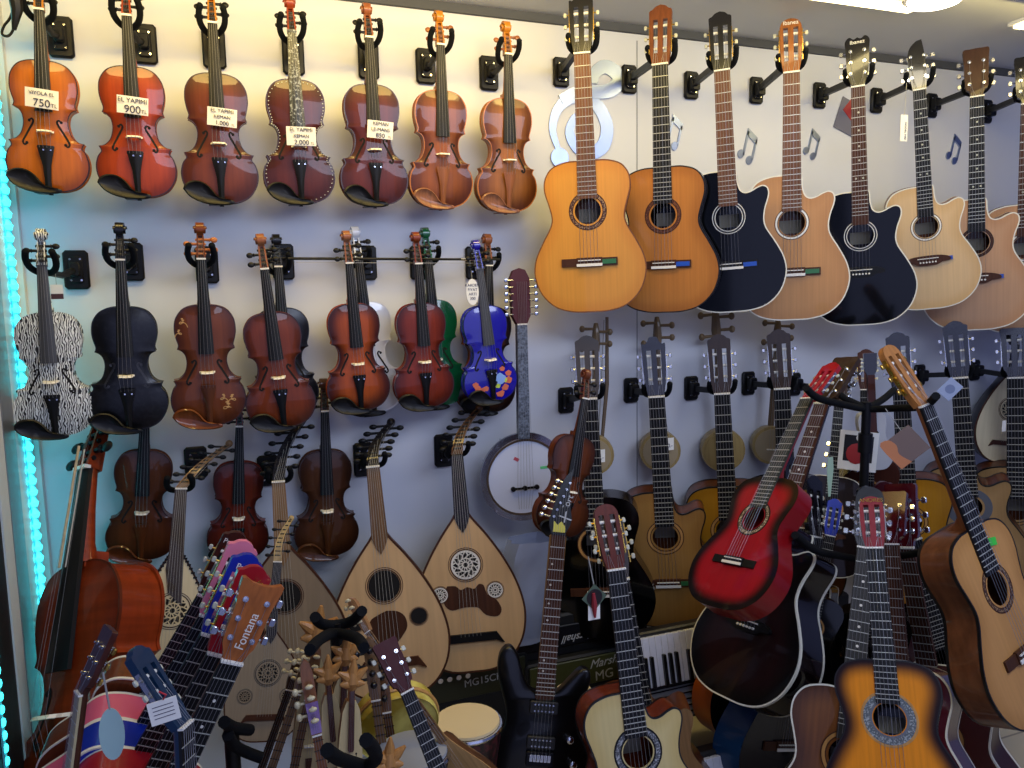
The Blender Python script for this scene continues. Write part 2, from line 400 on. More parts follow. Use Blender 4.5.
# ------------------------------------------------------------------ guitars
GC = [(0, 0), (.06, .002), (.118, .02), (.163, .064), (.184, .125), (.178, .18), (.152, .235), (.125, .283), (.119, .315), (.128, .355), (.140, .40), (.136, .44), (.112, .473), (.07, .488), (.03, .49), (0, .49)]
GCUT = [(0, 0), (.06, .002), (.118, .02), (.163, .064), (.184, .125), (.178, .18), (.152, .235), (.124, .283), (.117, .315), (.122, .35), (.132, .38), (.136, .402), (.131, .42), (.116, .428), (.097, .423), (.077, .413), (.058, .41), (.043, .42), (.035, .447), (.03, .489), (0, .49)]
def guitar_outline(cut, ws=1., side=1):
    R = crom([(x*ws if z < .44 or not cut else x, z) for x, z in (GCUT if cut else GC)], 4); L = crom([(x*ws, z) for x, z in GC], 4)
    o = R + [(-x, z) for x, z in reversed(L[1:-1])]
    if side < 0: o = [(-x, z) for x, z in reversed(o)]
    return o
def inset_poly(out, d):
    n = len(out); r = []
    for i in range(n):
        a, b = out[i-1], out[(i+1) % n]; dx, dz = b[0]-a[0], b[1]-a[1]; l = math.hypot(dx, dz) or 1
        r.append((out[i][0]-dz/l*d, out[i][1]+dx/l*d))
    return r
def seg_dist(p, out):
    best = 9
    for i in range(len(out)):
        a, b = out[i-1], out[i]; dx, dz = b[0]-a[0], b[1]-a[1]; l2 = dx*dx+dz*dz or 1e-9
        t = max(0, min(1, ((p[0]-a[0])*dx+(p[1]-a[1])*dz)/l2)); q = math.hypot(p[0]-a[0]-t*dx, p[1]-a[1]-t*dz)
        if q < best: best = q
    return best
HEADS = {  # half outlines of peg heads: (x, z) from the nut up
    'classic': [(.026, 0), (.030, .02), (.034, .05), (.037, .16), (.036, .178), (.026, .183), (.016, .192), (0, .197)],
    'wave': [(.026, 0), (.031, .03), (.036, .06), (.038, .15), (.037, .17), (.028, .168), (.02, .176), (.012, .19), (0, .192)],
    'point': [(.023, 0), (.03, .03), (.036, .07), (.0385, .13), (.040, .16), (.026, .175), (.012, .166), (0, .172)],
    'flat': [(.022, 0), (.028, .02), (.036, .035), (.039, .13), (.041, .168), (.02, .171), (0, .172)],
    'fish': [(.022, 0), (.026, .03), (.03, .07), (.033, .11), (.035, .15), (.03, .165), (.01, .17), (0, .178)],
    'slant': [(.024, 0), (.030, .05), (.03, .18), (0, .18)],
    'flare': [(.022, 0), (.030, .018), (.0345, .04), (.037, .11), (.044, .165), (.02, .160), (0, .158)],
    'round': [(.024, 0), (.030, .03), (.034, .06), (.036, .12), (.034, .15), (.026, .168), (.012, .176), (0, .178)],
}
def guitar(name, label, cat, group, top, side, kind='classic', cut=0, neck=None, board=None, head='classic', headm=None,
           bind=None, ros=None, tun=None, tunplate=None, BL=.49, ws=1., D=.092, bridgem=None, logo=None, logom=None, film=None, dots=None,
           strings=True, hole_r=.0425, ros_r=(.048, .062), body=True, pins=None, guard=None, headtilt=12, sound_in=None, string_m=None, nutw=None):
    r = thing(name, label, cat, group); steel = kind == 'steel'
    neck = neck or side; board = board or M_ROSE; headm = headm or neck; tun = tun or (M_CHROME if steel else M_PEARL)
    zn = BL+(.36 if steel else .325); nw = nutw or (.0225 if steel else .026); bw = .028 if steel else .031
    k = BL/.49; out = [(x*k, z*k) for x, z in guitar_outline(bool(cut), ws, cut or 1)]; hz = .33*k; hz = hz
    zb = zn-.65
    if body:
        MB().box((0, D-.002, hz-.012), (.07, .001, .045)).build('lit_inner_label', plain('lit_label_tone', '8c8470', .7), r)  # pale label patch, its tone also stands for light on the inner back
        s = MB(); band(s, out, .0, D, 0); s.prism(out, D, D+.003, 0); s.build('sides_and_back', side, r, ang=50)
        t = MB(); n = len(out); vs = []; rim = []
        ts = [0, .06, .13, .22, .34, .5, .72, 1]
        for u in ts:
            for x, z in out:
                a = math.atan2(z-hz, x); hx, hh = hole_r*math.cos(a), hz+hole_r*math.sin(a)
                px, pz = x+(hx-x)*u, z+(hh-z)*u; vs.append((px, -.001, pz)); rim.append(1-min(1, seg_dist((px, pz), out)/.115) if u else 1)
        t.add(vs, [(i*n+j, i*n+(j+1) % n, (i+1)*n+(j+1) % n, (i+1)*n+j) for i in range(len(ts)-1) for j in range(n)], 0, rim)
        # rim of the sound hole (thickness of the top)
        e = [(hole_r*math.cos(2*PI*j/24), hz+hole_r*math.sin(2*PI*j/24)) for j in range(24)]
        band(t, e, -.001, .002, 0); t.build('soundboard', top, r)
        if bind:
            bm = MB(); i2 = inset_poly(out, .0035); o2 = inset_poly(out, -.0006); vs = []
            for pl, y in ((i2, -.0016), (o2, -.0016), (o2, .006)): vs += [(x, y, z) for x, z in pl]
            bm.add(vs, [(q*n+j, q*n+(j+1) % n, (q+1)*n+(j+1) % n, (q+1)*n+j) for q in range(2) for j in range(n)])
            vs = [(x, y, z) for pl, y in ((o2, D-.005), (o2, D+.0035), (i2, D+.0035)) for x, z in pl]
            bm.add(vs, [(q*n+j, q*n+(j+1) % n, (q+1)*n+(j+1) % n, (q+1)*n+j) for q in range(2) for j in range(n)])
            bm.build('binding', bind, r)
        ro = ros or [M_ROSE, M_MAPLE, M_ROSE]; a, b = ros_r; w = (b-a)
        rm = MB(); rm.annulus((0, hz), a, a+w*.22, -.0018, .001, 32, 0); rm.annulus((0, hz), a+w*.22, b-w*.22, -.0016, .001, 32, 1); rm.annulus((0, hz), b-w*.22, b, -.0018, .001, 32, 2)
        rm.build('rosette', ro, r)
        if guard:
            gp = crom([(.046, hz+.03), (.06, hz+.012), (.066, hz-.03), (.085, hz-.07), (.08, hz-.105), (.05, hz-.10), (.03, hz-.06), (.02, hz-.052), (.045, hz-.02), (.052, hz), (.046, hz+.03)], 3)[:-1]
            MB().prism(gp, -.003, -.0005).build('pickguard', guard, r)
        bmn = bridgem or M_ROSE; br = MB()
        if steel:
            bp = crom([(-.078, zb+.004), (-.06, zb+.012), (-.03, zb+.016), (.03, zb+.016), (.06, zb+.012), (.078, zb+.004), (.078, zb-.008), (.05, zb-.012), (.03, zb-.022), (-.03, zb-.022), (-.05, zb-.012), (-.078, zb-.008), (-.078, zb+.004)], 2)[:-1]
            br.prism(bp, -.011, -.001)
        else:
            br.box((-.066, -.004, zb), (.052, .006, .026)); br.box((.066, -.004, zb), (.052, .006, .026)); br.box((0, -.006, zb), (.084, .011, .03))
        bo = br.build('bridge', bmn, r)
        MB().box((0, -.0125, zb+.006), (.074, .006, .003)).build('saddle', M_BONE, bo)
        if steel:
            for q in range(6): MB().cyl((-.027+.0108*q, -.015, zb-.009), (-.027+.0108*q, -.009, zb-.009), .0034, n=8).build('bridge_pin', pins or M_BONE, bo)
        else: MB().box((0, -.0122, zb-.009), (.084, .003, .009)).build('tie_block', M_BONE if not pins else pins, bo)
        if film: MB().box((.062, -.0085, zb), (.05, .002, .015)).build('coloured_patch', film, bo)  # small coloured patch on the right bridge wing
    # neck
    nk = MB(); vs = []; SN = [(zn+.004, nw, .019), (zn-.02, nw+.0003, .019), (zn-.18, nw+.002, .020), (BL+.035, bw-.001, .023), (BL+.012, bw-.004, .045), (BL-.004, bw-.006, D*.92)]
    for z, w, dp in SN:
        for i in range(9): a = PI*i/8; vs.append((w*math.cos(a), dp*math.sin(a)**.8 if 0 < i < 8 else 0, z))
    nk.add(vs, [(i*9+j, i*9+(j+1) % 9, i*9+9+(j+1) % 9, i*9+9+j) for i in range(len(SN)-1) for j in range(9)]+[tuple(range(8, -1, -1)), tuple(45+j for j in range(9))])
    nk.build('neck', neck, r)
    ze = hz+hole_r*.93; fb = MB(); wE = bw+.001
    fb.add([(-nw, 0, zn), (nw, 0, zn), (wE, 0, ze), (-wE, 0, ze), (-nw+.0008, -.0065, zn), (nw-.0008, -.0065, zn), (wE-.0008, -.0065, ze), (-wE+.0008, -.0065, ze)],
           [(0, 1, 2, 3), (7, 6, 5, 4), (0, 4, 5, 1), (1, 5, 6, 2), (2, 6, 7, 3), (3, 7, 4, 0)])
    S = .65
    for q in range(1, 21):
        z = zn-S*(1-2**(-q/12))
        if z < ze+.006: break
        w = nw+(wE-nw)*(zn-z)/(zn-ze)-.0006; fb.box((0, -.0070, z), (2*w, .0018, .0019), 1)
    if dots:
        for q in (3, 5, 7, 9, 12):
            z = zn-S*(1-(2**(-q/12)+2**(-(q-1)/12))/2)
            for dx in ((0,) if q != 12 else (-.012, .012)): fb.disc((dx, z), .0036, -.0072, -.004, 10, 2)
    fb.build('fretboard', [board, M_FRET, dots or M_BONE], r, smooth=False)
    if dots == 'x': pass
    MB().box((0, -.0045, zn+.0022), (2*nw, .0115, .005)).build('nut', M_BONE, r)
    # head
    T = Matrix.Translation((0, 0, zn+.004)) @ Matrix.Rotation(math.radians(-headtilt), 4, 'X')
    hh = HEADS[head]; hs = crom([(x*(nw/.026 if z < .03 else 1), z) for x, z in hh], 3)
    hp = hs + [(-x, z) for x, z in reversed(hs[:-1])]
    if head == 'slant': hp = crom([(nw, 0), (.026, .03), (.028, .08), (.024, .14), (.018, .185)], 3) + crom([(.0, .182), (-.02, .165), (-.031, .14), (-.032, .10), (-.03, .05), (-.026, .02), (-nw, 0)], 3)
    ho = MB(T)
    slotted = not steel
    if slotted:
        # rails and blocks leave two open string slots
        def hwid(z):
            for i in range(len(hs)-1):
                if hs[i][1] <= z <= hs[i+1][1]: return hs[i][0]+(hs[i+1][0]-hs[i][0])*(z-hs[i][1])/(hs[i+1][1]-hs[i][1]+1e-9)
            return hs[0][0]
        z0, z1 = .036, .148
        low = [(x, z) for x, z in hs if z < z0]+[(hwid(z0), z0)]; ho.prism(low+[(-x, z) for x, z in reversed(low)], -.002, .016)
        hi = [(hwid(z1), z1)]+[(x, z) for x, z in hs if z > z1]; ho.prism(hi+[(-x, z) for x, z in reversed(hi[:-1])], -.002, .016)
        for sg in (-1, 1): ho.prism([(sg*.0215, z0), (sg*hwid(z0), z0), (sg*hwid((z0+z1)/2), (z0+z1)/2), (sg*hwid(z1), z1), (sg*.0235, z1)], -.002, .016)
        ho.prism([(-.0085, z0), (.0085, z0), (.0085, z1), (-.0085, z1)], -.002, .016)
        ho.build('headstock', headm, r)
        for sg in (-1, 1):
            for q, z in enumerate((.053, .091, .129)):
                kn = MB(T); kn.cyl((sg*.007, .007, z), (sg*.024, .007, z), .0048, n=8, m=1)
                kn.cyl((sg*hwid(z), .009, z), (sg*(hwid(z)+.012), .009, z), .0022, n=6, m=2)
                kn.box((sg*(hwid(z)+.014), .010, z), (.010, .007, .014), 0, .0025); kn.build('tuning_peg', [tun, M_BONE, tunplate or M_GOLD], r)
        for sg in (-1, 1):
            pl = MB(T); w = hwid(.09)+.0012; pl.box((sg*w, .007, .091), (.0025, .011, .104)); pl.build('tuner_plate', tunplate or M_GOLD, r)
    else:
        ho.prism(hp, -.002, .014); ho.build('headstock', headm, r)
        for sg in (-1, 1):
            for z in (.045, .085, .125):
                kn = MB(T); x = sg*.0225; kn.cyl((x, .005, z), (x, -.012, z), .0032, n=8, m=1); kn.cyl((x, .0, z), (x, -.0035, z), .0062, n=10, m=1)
                kn.cyl((x, .018, z), (sg*.045, .018, z), .0024, n=6, m=1); kn.box((x+sg*.006, .019, z), (.018, .010, .014), 1, .002)
                kn.box((sg*.053, .018, z), (.014, .008, .017), 0, .003); kn.build('tuning_peg', [tun, M_CHROME if tunplate is None else tunplate], r)
    if logo:
        text(logo, .019, logom or M_BONE, r, T @ Vector((0, -.0028, .155 if steel else .163)), (PI/2+math.radians(-headtilt), 0, 0), 'logo')
    if strings:
        sm = string_m or M_STR
        for q in range(6):
            a = -1+2*q/5; sg = -1 if q < 3 else 1; i = (2-q if q < 3 else q-3); zz = ((.053, .091, .129) if slotted else (.045, .085, .125))[2-i if slotted else 2-i]
            zz = ((.053, .091, .129) if slotted else (.045, .085, .125))[(2, 1, 0)[i] if False else i]
            e = T @ Vector((sg*.015 if slotted else sg*.0225, .003 if slotted else -.008, zz))
            pts = [e, (a*(nw-.004), -.0105, zn+.002)]+([(a*.029, -.0165, zb+.006), (a*.029, -.009, zb-.008)] if body else [(a*.0285, -.013, ze-.01)])
            MB().tube(pts, .00055 if not steel else .00045, 4).build('string', sm, r)
    r['nut'] = zn; r['hole'] = hz
    return r

# ------------------------------------------------------------------ oud family
OH = crom([(0, 0), (.07, .004), (.128, .035), (.168, .09), (.183, .155), (.178, .215), (.155, .285), (.115, .36), (.07, .425), (.035, .468), (.0205, .49)], 4)
def oud(name, label, cat, group, face, bowl, neckm, style='plain', guard=True, pegm=None, rim=None, depth=.17, ws=1., lean=.25, necklen=.2, L=.15, pegs=11, rosm=None, boxm=None, bone=True, serr=False, inlay=None):
    r = thing(name, label, cat, group); out = [(x*ws, z) for x, z in OH] + [(-x*ws, z) for x, z in reversed(OH[1:])]
    zt = .49; zn = zt+necklen; pegm = pegm or M_EBO
    b = MB(); ts = [1, .97, .88, .72, .5, .25, 0]; n = len(out); vs = []
    for t in ts:
        for x, z in out: c = min(z, .2+.29*(1-t)) if False else min(max(z, .16), .30); vs.append((x*t, .002+depth*math.sqrt(max(0, 1-t*t)), c+(z-c)*t))
    b.add(vs, [(i*n+k, i*n+(k+1) % n, (i+1)*n+(k+1) % n, (i+1)*n+k) for i in range(len(ts)-1) for k in range(n)]); b.build('bowl', bowl, r)
    MB().prism(out, -.001, .003).build('face', face, r)
    e = MB(); i2 = inset_poly(out, .005); vs = [(x, y, z) for pl, y in ((i2, -.0018), (inset_poly(out, -.001), -.0018), (inset_poly(out, -.001), .006)) for x, z in pl]
    e.add(vs, [(q*n+j, q*n+(j+1) % n, (q+1)*n+(j+1) % n, (q+1)*n+j) for q in range(2) for j in range(n)]); e.build('edge_binding', rim or M_ROSE, r)
    if serr:
        s_ = MB()
        for x, z in out[::1]:
            if .12 < z < .47: s_.box((x*.95, -.002, z), (.012, .003, .006))
        s_.build('edge_inlay', M_EBO, r)
    rosm = rosm or M_ROSE
    def rose(cx, cz, rad, lattice):
        q = MB(); q.disc((cx, cz), rad, -.0014, 0, 28, 0); q.annulus((cx, cz), rad*1.02, rad*1.09, -.002, .0, 32, 1); q.annulus((cx, cz), rad*1.16, rad*1.2, -.002, .0, 32, 1)
        if lattice:
            q.annulus((cx, cz), rad*.86, rad*1.0, -.0025, -.001, 32, 2); q.annulus((cx, cz), rad*.42, rad*.50, -.0025, -.001, 24, 2); q.annulus((cx, cz), rad*.16, rad*.24, -.0025, -.001, 16, 2)
            for i in range(12):
                a = 2*PI*i/12
                q.ribbon([(cx+rad*.2*math.cos(a), cz+rad*.2*math.sin(a)), (cx+rad*.6*math.cos(a+.35), cz+rad*.6*math.sin(a+.35)), (cx+rad*.9*math.cos(a), cz+rad*.9*math.sin(a))], rad*.07, -.0024, -.001, 2)
                q.ribbon([(cx+rad*.45*math.cos(a), cz+rad*.45*math.sin(a)), (cx+rad*.7*math.cos(a-.3), cz+rad*.7*math.sin(a-.3)), (cx+rad*.9*math.cos(a-.1), cz+rad*.9*math.sin(a-.1))], rad*.09, -.0024, -.001, 2)
        q.build('sound_rose' if lattice else 'soundhole', [M_DARK, rosm, face if lattice != 2 else M_BONE], r)
    if style == 'open': rose(0, .335, .045, 0); rose(-.09, .235, .023, 0); rose(.09, .235, .023, 0)
    elif style == 'lattice': rose(0, .33, .044, 2); rose(-.083, .245, .023, 2); rose(.083, .245, .023, 2)
    elif style == 'one': rose(0, .29, .052, 1)
    elif style == 'low': rose(0, .30, .05, 1); rose(-.09, .2, .028, 1); rose(.09, .2, .028, 1)
    if guard == 'moth':
        g = crom([(-.06, .27), (-.035, .268), (-.02, .255), (0, .262), (.02, .255), (.035, .268), (.05, .262), (.058, .235), (.085, .215), (.098, .185), (.085, .165), (.05, .172), (.03, .195), (.01, .20), (-.02, .2), (-.05, .195), (-.07, .21), (-.075, .24), (-.06, .27)], 3)[:-1]
        MB().prism(g, -.0022, -.0005).build('pickguard', M_ROSE, r)
    elif guard == 'leaf':
        g = crom([(0, .262), (.03, .257), (.05, .24), (.055, .21), (.04, .185), (.02, .165), (0, .17), (-.03, .165), (-.055, .19), (-.05, .235), (-.03, .25), (0, .262)], 3)[:-1]
        MB().prism(g, -.0022, -.0005).build('pickguard', M_ROSE, r)
    brp = [(-.085, .098), (.085, .098), (.10, .085), (.078, .088), (.07, .118), (-.07, .118), (-.078, .088), (-.10, .085)]
    brp = [(-.1, .085), (-.076, .095), (.076, .095), (.1, .085), (.078, .12), (-.078, .12)]
    MB().prism(brp, -.008, -.001).build('bridge', M_EBO if style == 'lattice' else M_ROSE, r)
    # neck with its board running onto the face as a point
    nk = MB(); vs = []
    for z, w, dp in ((zt-.03, .026, .05), (zt, .0215, .03), (zn, .0185, .021)):
        for i in range(9): a = PI*i/8; vs.append((w*math.cos(a), dp*math.sin(a), z))
    nk.add(vs, [(i*9+j, i*9+(j+1) % 9, i*9+9+(j+1) % 9, i*9+9+j) for i in range(2) for j in range(9)]+[tuple(range(8, -1, -1)), tuple(18+j for j in range(9))]); nk.build('neck', neckm, r)
    fp = [(-.0185, zn), (.0185, zn), (.0235, zt-.015), (.012, zt-.045), (0, zt-.062), (-.012, zt-.045), (-.0235, zt-.015)]
    if serr: fp = [(-.0185, zn), (.0185, zn), (.026, zt-.18), (.012, zt-.17), (-.018, zt-.14), (-.03, zt-.06), (-.0235, zt-.015)]
    MB().prism(fp, -.004, .001).build('fingerboard', neckm if not inlay else inlay, r)
    if bone: MB().box((0, -.004, zn+.002), (.037, .01, .005)).build('nut', M_BONE, r)
    # bent-back peg box leaning sideways
    path = []; 
    for i in range(9):
        u = i/8; path.append(Vector((lean*L*u+.02*math.sin(u*PI)*(-1 if lean > 0 else 1), .01+.10*u**1.2, zn+.005+L*.86*u)))
    bx = MB(); vs = []
    for i, p in enumerate(path):
        w = .0175-.0075*i/8; vs += [(p.x-w, p.y-.010, p.z), (p.x-w+.004, p.y-.010, p.z), (p.x-w+.004, p.y+.002, p.z), (p.x+w-.004, p.y+.002, p.z), (p.x+w-.004, p.y-.010, p.z), (p.x+w, p.y-.010, p.z), (p.x+w, p.y+.014, p.z-.01), (p.x-w, p.y+.014, p.z-.01)]
    bx.add(vs, [(i*8+j, i*8+(j+1) % 8, i*8+8+(j+1) % 8, i*8+8+j) for i in range(8) for j in range(8)]+[tuple(range(7, -1, -1)), tuple(64+j for j in range(8))])
    bx.ball(tuple(path[-1]+Vector((0, .004, 0))), (.013, .016, .013)); bx.build('pegbox', boxm or neckm, r)
    for q in range(pegs):
        u = .12+.8*q/(pegs-1); i = u*8; p = path[int(i)].lerp(path[min(8, int(i)+1)], i-int(i)); sg = 1 if q % 2 else -1
        pg = MB(); pg.cyl((p.x-sg*.012, p.y+.003, p.z), (p.x+sg*.034, p.y+.003, p.z), .003, .004, 8); pg.ball((p.x+sg*.044, p.y+.003, p.z), (.012, .006, .008), 8); pg.build('peg', pegm, r)
    for q in range(6):
        a = -1+2*q/5; p = path[2+q]
        MB().tube([p+Vector((a*.004, -.004, 0)), (a*.013, -.010, zn+.003), (a*.03, -.009, .113)], .0005, 4).build('string', M_NYL, r)
    r['nut'] = zn
    return r

# ------------------------------------------------------------------ hangers
def hanger(name, label, group, plate, target, kind='violin', size=(.062, .10), lift=0, yaw=0, arm_r=.009):
    """plate = pixel of the wall plate; target = world point that the cradle holds"""
    r = thing(name, label, 'wall hanger', group); pc = P(plate[0], plate[1], WALL)
    r.location = pc; t = Vector(target)-pc
    p = MB(); p.box((0, -.008, 0), (size[0], .016, size[1]), 0, .008); p.box((0, -.019, 0), (size[0]*.55, .008, size[1]*.7), 0, .006); p.build('wall_plate', M_PLAST, r)
    for z in (-.36, .36):
        for x in (-.2, .2): MB().cyl((x*size[0], -.0235, z*size[1]*.75), (x*size[0], -.0215, z*size[1]*.75), .003, n=8).build('screw', M_CHROME, r)
    a = MB()
    base = Vector((0, -.02, -.0)); end = t+Vector((0, .045, -.02 if kind == 'violin' else -.012))
    if kind == 'guitar':
        a.box((0, -.03, 0), (.034, .03, .05), 0, .005)
        d = end-base; R = d.to_track_quat('Y', 'Z').to_matrix()
        a.box(base+d*.5, (.017, d.length, .021), 0, 0, R=R)
    else:
        a.box((0, -.03, 0), (.026, .03, .04), 0, .005); a.tube([base, base.lerp(end, .5)+Vector((0, 0, -.012)), end], [.012, .009, .009], 8)
    a.build('arm', M_PLAST, r)
    y = MB(); k = 1.0 if kind == 'violin' else 1.12
    pts = [(-.030, -.034, .030), (-.034, -.02, .014), (-.031, .0, -.006), (-.018, .024, -.019), (0, .034, -.023), (.018, .024, -.019), (.031, .0, -.006), (.034, -.02, .014), (.030, -.034, .030)]
    Rz = Matrix.Rotation(-math.radians(yaw), 3, 'Z')
    if kind == 'guitar': pts = [(-.037, -.012, .018), (-.038, .0, .004), (-.033, .012, -.010), (-.018, .028, -.017), (0, .034, -.019), (.018, .028, -.017), (.034, .012, -.010), (.041, -.004, .006), (.042, -.020, .026)]
    pts = [t + Rz @ (Vector(q)*k) for q in pts]; y.tube([Vector(q) for q in crom([tuple(q) for q in pts], 3)], .0085*k, 10)
    for q in (pts[0], pts[-1]): y.ball(tuple(q), .0092*k)
    y.build('padded_cradle', M_FOAM, r)
    return r
# ================================================================== SETTING
def struct(name, mb, m, smooth=False): o = mb.build(name, m, smooth=smooth); o['kind'] = 'structure'; return o
M_WALL = plain('wall_paint', 'd2d4d8', .55, spec=.3); M_CEIL = plain('ceiling_paint', 'c8cacc', .6)
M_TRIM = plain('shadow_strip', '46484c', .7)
CZ = 2.555
struct('wall_back', MB().box((1.6, WALL+.03, CZ/2), (4.5, .06, CZ)), M_WALL)
for k, xx in enumerate((P(637, 300, WALL).x,)):
    struct('trim_1', MB().box((xx, WALL-.0007, CZ/2-.02), (.004, .0014, CZ-.06)), plain('panel_joint', '8d9096', .7))
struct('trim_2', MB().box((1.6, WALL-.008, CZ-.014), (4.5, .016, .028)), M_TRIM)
struct('ceiling', MB().box((1.6, .9, CZ+.03), (4.5, 3.6, .06)), M_CEIL)
def floor_mat():
    m, nt, b = newmat('floor_tile'); N = nt.nodes; L = nt.links
    tc = N.new('ShaderNodeTexCoord'); br = N.new('ShaderNodeTexBrick'); br.offset = 0; br.inputs['Scale'].default_value = 1
    br.inputs['Color1'].default_value = srgb('b9b09a'); br.inputs['Color2'].default_value = srgb('b3aa95'); br.inputs['Mortar'].default_value = srgb('8a8478')
    br.inputs['Brick Width'].default_value = .6; br.inputs['Row Height'].default_value = .6; br.inputs['Mortar Size'].default_value = .004
    L.new(tc.outputs['Object'], br.inputs['Vector']); L.new(br.outputs['Color'], b.inputs['Base Color']); b.inputs['Roughness'].default_value = .25; return m
struct('floor', MB().box((1.6, .9, -.03), (4.5, 3.6, .06)), floor_mat())
M_SIDE = plain('side_panel_white', 'cfd3d2', .5)
SX = -.53
struct('wall_left', MB().box((SX-.05, WALL-.2, CZ/2), (.1, .4, CZ)), M_SIDE)
struct('trim_3', MB().box((SX+.008, WALL-.015, CZ/2), (.016, .03, CZ)), plain('white_moulding', 'd8d8d2', .4))
# led strip on the side panel
def led():
    r = thing('led_strip', 'glowing turquoise LED light strip running down the left edge of the wall', 'light strip')
    r.location = (SX+.002, 2.45, .3)
    mb = MB(); mb.box((.002, .012, 1.05), (.004, .07, 2.1)); mb.build('strip', plain('led_diffuser', '3cc8dc', .5, emit=.5), r)
    e = plain('led_glow', '35e4f2', .5, emit=3.6)
    for i in range(66):
        z = .02+2.06*i/65
        MB().lathe((.006, -.012, z), [(.011, -.012), (.014, .0), (.003, .016)], 'z', 8).build('led_bulb', e, r)
led()
# frame of the glass showcase on the left
M_ALU = plain('brushed_aluminium', '8a8d90', .35, metal=.7)
d = P(10, 400, 2.2)
struct('door_1', MB().box((SX-.013, 2.29, CZ/2), (.03, .11, CZ), bev=0), M_ALU)
dr = MB(); dr.box((SX-.03, 1.80, CZ/2), (.05, .12, CZ)); struct('door_2', dr, plain('showcase_frame_black', '14171a', .4))
struct('trim_4', MB().box((SX-.022, 2.05, CZ/2), (.035, .37, CZ)), plain('panel_gap_black', '0b0d10', .6))
def led2():
    r = thing('led_strip', 'short turquoise LED strip inside the dark showcase frame at the bottom left edge', 'light strip')
    r.location = (SX-.028, 2.0, .2)
    MB().box((.026, .0, .45), (.004, .02, .9)).build('strip', plain('led_backing', '6ad8e4', .5), r)
    e = plain('led_glow', '35e4f2', .5, emit=3.6)
    for i in range(28): MB().ball((.030, 0, .02+.86*i/27), (.005, .009, .011), 8, k=4).build('led_bulb', e, r)
led2()
# ceiling lights
M_TUBE = plain('lamp_warm', 'ffe9a8', .5, emit=9)
def ceil_light(lab, p0, p1, w=.05, cat='ceiling light'):
    a = P(*p0); b = P(*p1); k = (CZ-1.6)
    a = CAM+(a-CAM)*(k/(a.z-1.6)); b = CAM+(b-CAM)*(k/(b.z-1.6))
    r = thing('ceiling_light', lab, cat); c = (a+b)/2; r.location = (c.x, c.y, CZ); d = b-a; r.rotation_euler = (0, 0, math.atan2(d.y, d.x))
    MB().box((0, 0, -.006), (d.length+.03, w+.025, .012)).build('housing', plain('lamp_housing', 'd8d8d8', .5), r)
    MB().box((0, 0, -.016), (d.length, w, .012), 0).build('diffuser', M_TUBE, r)
    return r, c
ceil_light('long warm white light bar on the ceiling above the guitars', (770, -17, 1), (914, 4, 1))
ceil_light('short warm white light bar on the ceiling at the far right', (1020, 20, 1), (1100, 28, 1))
q = P(936, -9, 1); q = CAM+(q-CAM)*((CZ-1.6)/(q.z-1.6))
r = thing('ceiling_light', 'round white ceiling lamp at the top edge beside the long light bar', 'ceiling light'); r.location = (q.x, q.y, CZ)
MB().lathe((0, 0, 0), [(.10, -.0), (.10, -.02), (.09, -.025)], n=32).build('housing', plain('lamp_housing', 'd8d8d8', .5), r)
MB().lathe((0, 0, 0), [(.085, -.025), (.075, -.038), (.045, -.046), (.01, -.048)], n=32).build('diffuser', plain('lamp_white', 'fff4dc', .5, emit=9), r)

# mirror notes on the wall
M_MIR = plain('mirror_acrylic', '98a4be', .34, metal=1)
def notes(px, s, lab):
    r = thing('wall_decal', lab, 'wall decoration', 'mirrored music notes'); r.location = P(px[0], px[1], WALL-.003)
    m = MB(Matrix.Rotation(.25, 4, 'Y')); y0, y1 = -.003, .003
    for x in (-.024, .020): m.prism([(x*s+.014*s*math.cos(a)-.000, (-.05+(.008 if x < 0 else -.004))*s+.017*s*math.sin(a)) for a in [2*PI*k/16 for k in range(16)]], y0, y1)
    m.prism([(-.016*s, -.045*s), (-.008*s, -.045*s), (-.008*s, .05*s), (-.016*s, .05*s)], y0, y1)
    m.prism([(.028*s, -.05*s), (.036*s, -.05*s), (.036*s, .03*s), (.028*s, .03*s)], y0, y1)
    m.prism([(-.016*s, .062*s), (.036*s, .038*s), (.036*s, .012*s), (-.016*s, .036*s)], y0, y1); 
    m.build('note', M_MIR, r); return r
notes((673, 131), .95, 'small mirrored double music note on the wall right of the second large guitar neck')
notes((748, 145), 1., 'small mirrored music note on the wall right of the black cutaway classical guitar')
notes((812, 143), .9, 'mirrored double music note on the wall left of the black steel string guitar neck')
notes((954, 148), .95, 'mirrored double music note on the wall between the two rightmost pale guitars')
tr = thing('wall_decal', 'large mirrored treble clef on the wall behind the first big classical guitar', 'wall decoration'); tr.location = P(582, 130, WALL-.003)
def tp(pts): return [((P(x, y, WALL)-tr.location).x, (P(x, y, WALL)-tr.location).z) for x, y in pts]
m = MB(); K = 1/6.4
cl = crom([(560, 155), (552, 130), (558, 108), (575, 97), (595, 104), (606, 125), (603, 145), (590, 153), (577, 148), (569, 133), (574, 118), (583, 112)], 5)
N_ = len(cl); m.ribbon(tp(cl), [.016+.034*math.sin(PI*i/(N_-1)) for i in range(N_)], -.003, .003)
cl = crom([(560, 100), (578, 92), (605, 92), (617, 84), (616, 74), (604, 67), (594, 74), (593, 84)], 5); N_ = len(cl)
m.ribbon(tp(cl), [.032+.02*math.sin(PI*i/(N_-1)) for i in range(N_)], -.0045, .003)
c = tp([(559, 158)])[0]; m.disc(c, .034, -.006, .003, 24); m.build('clef', M_MIR, tr)

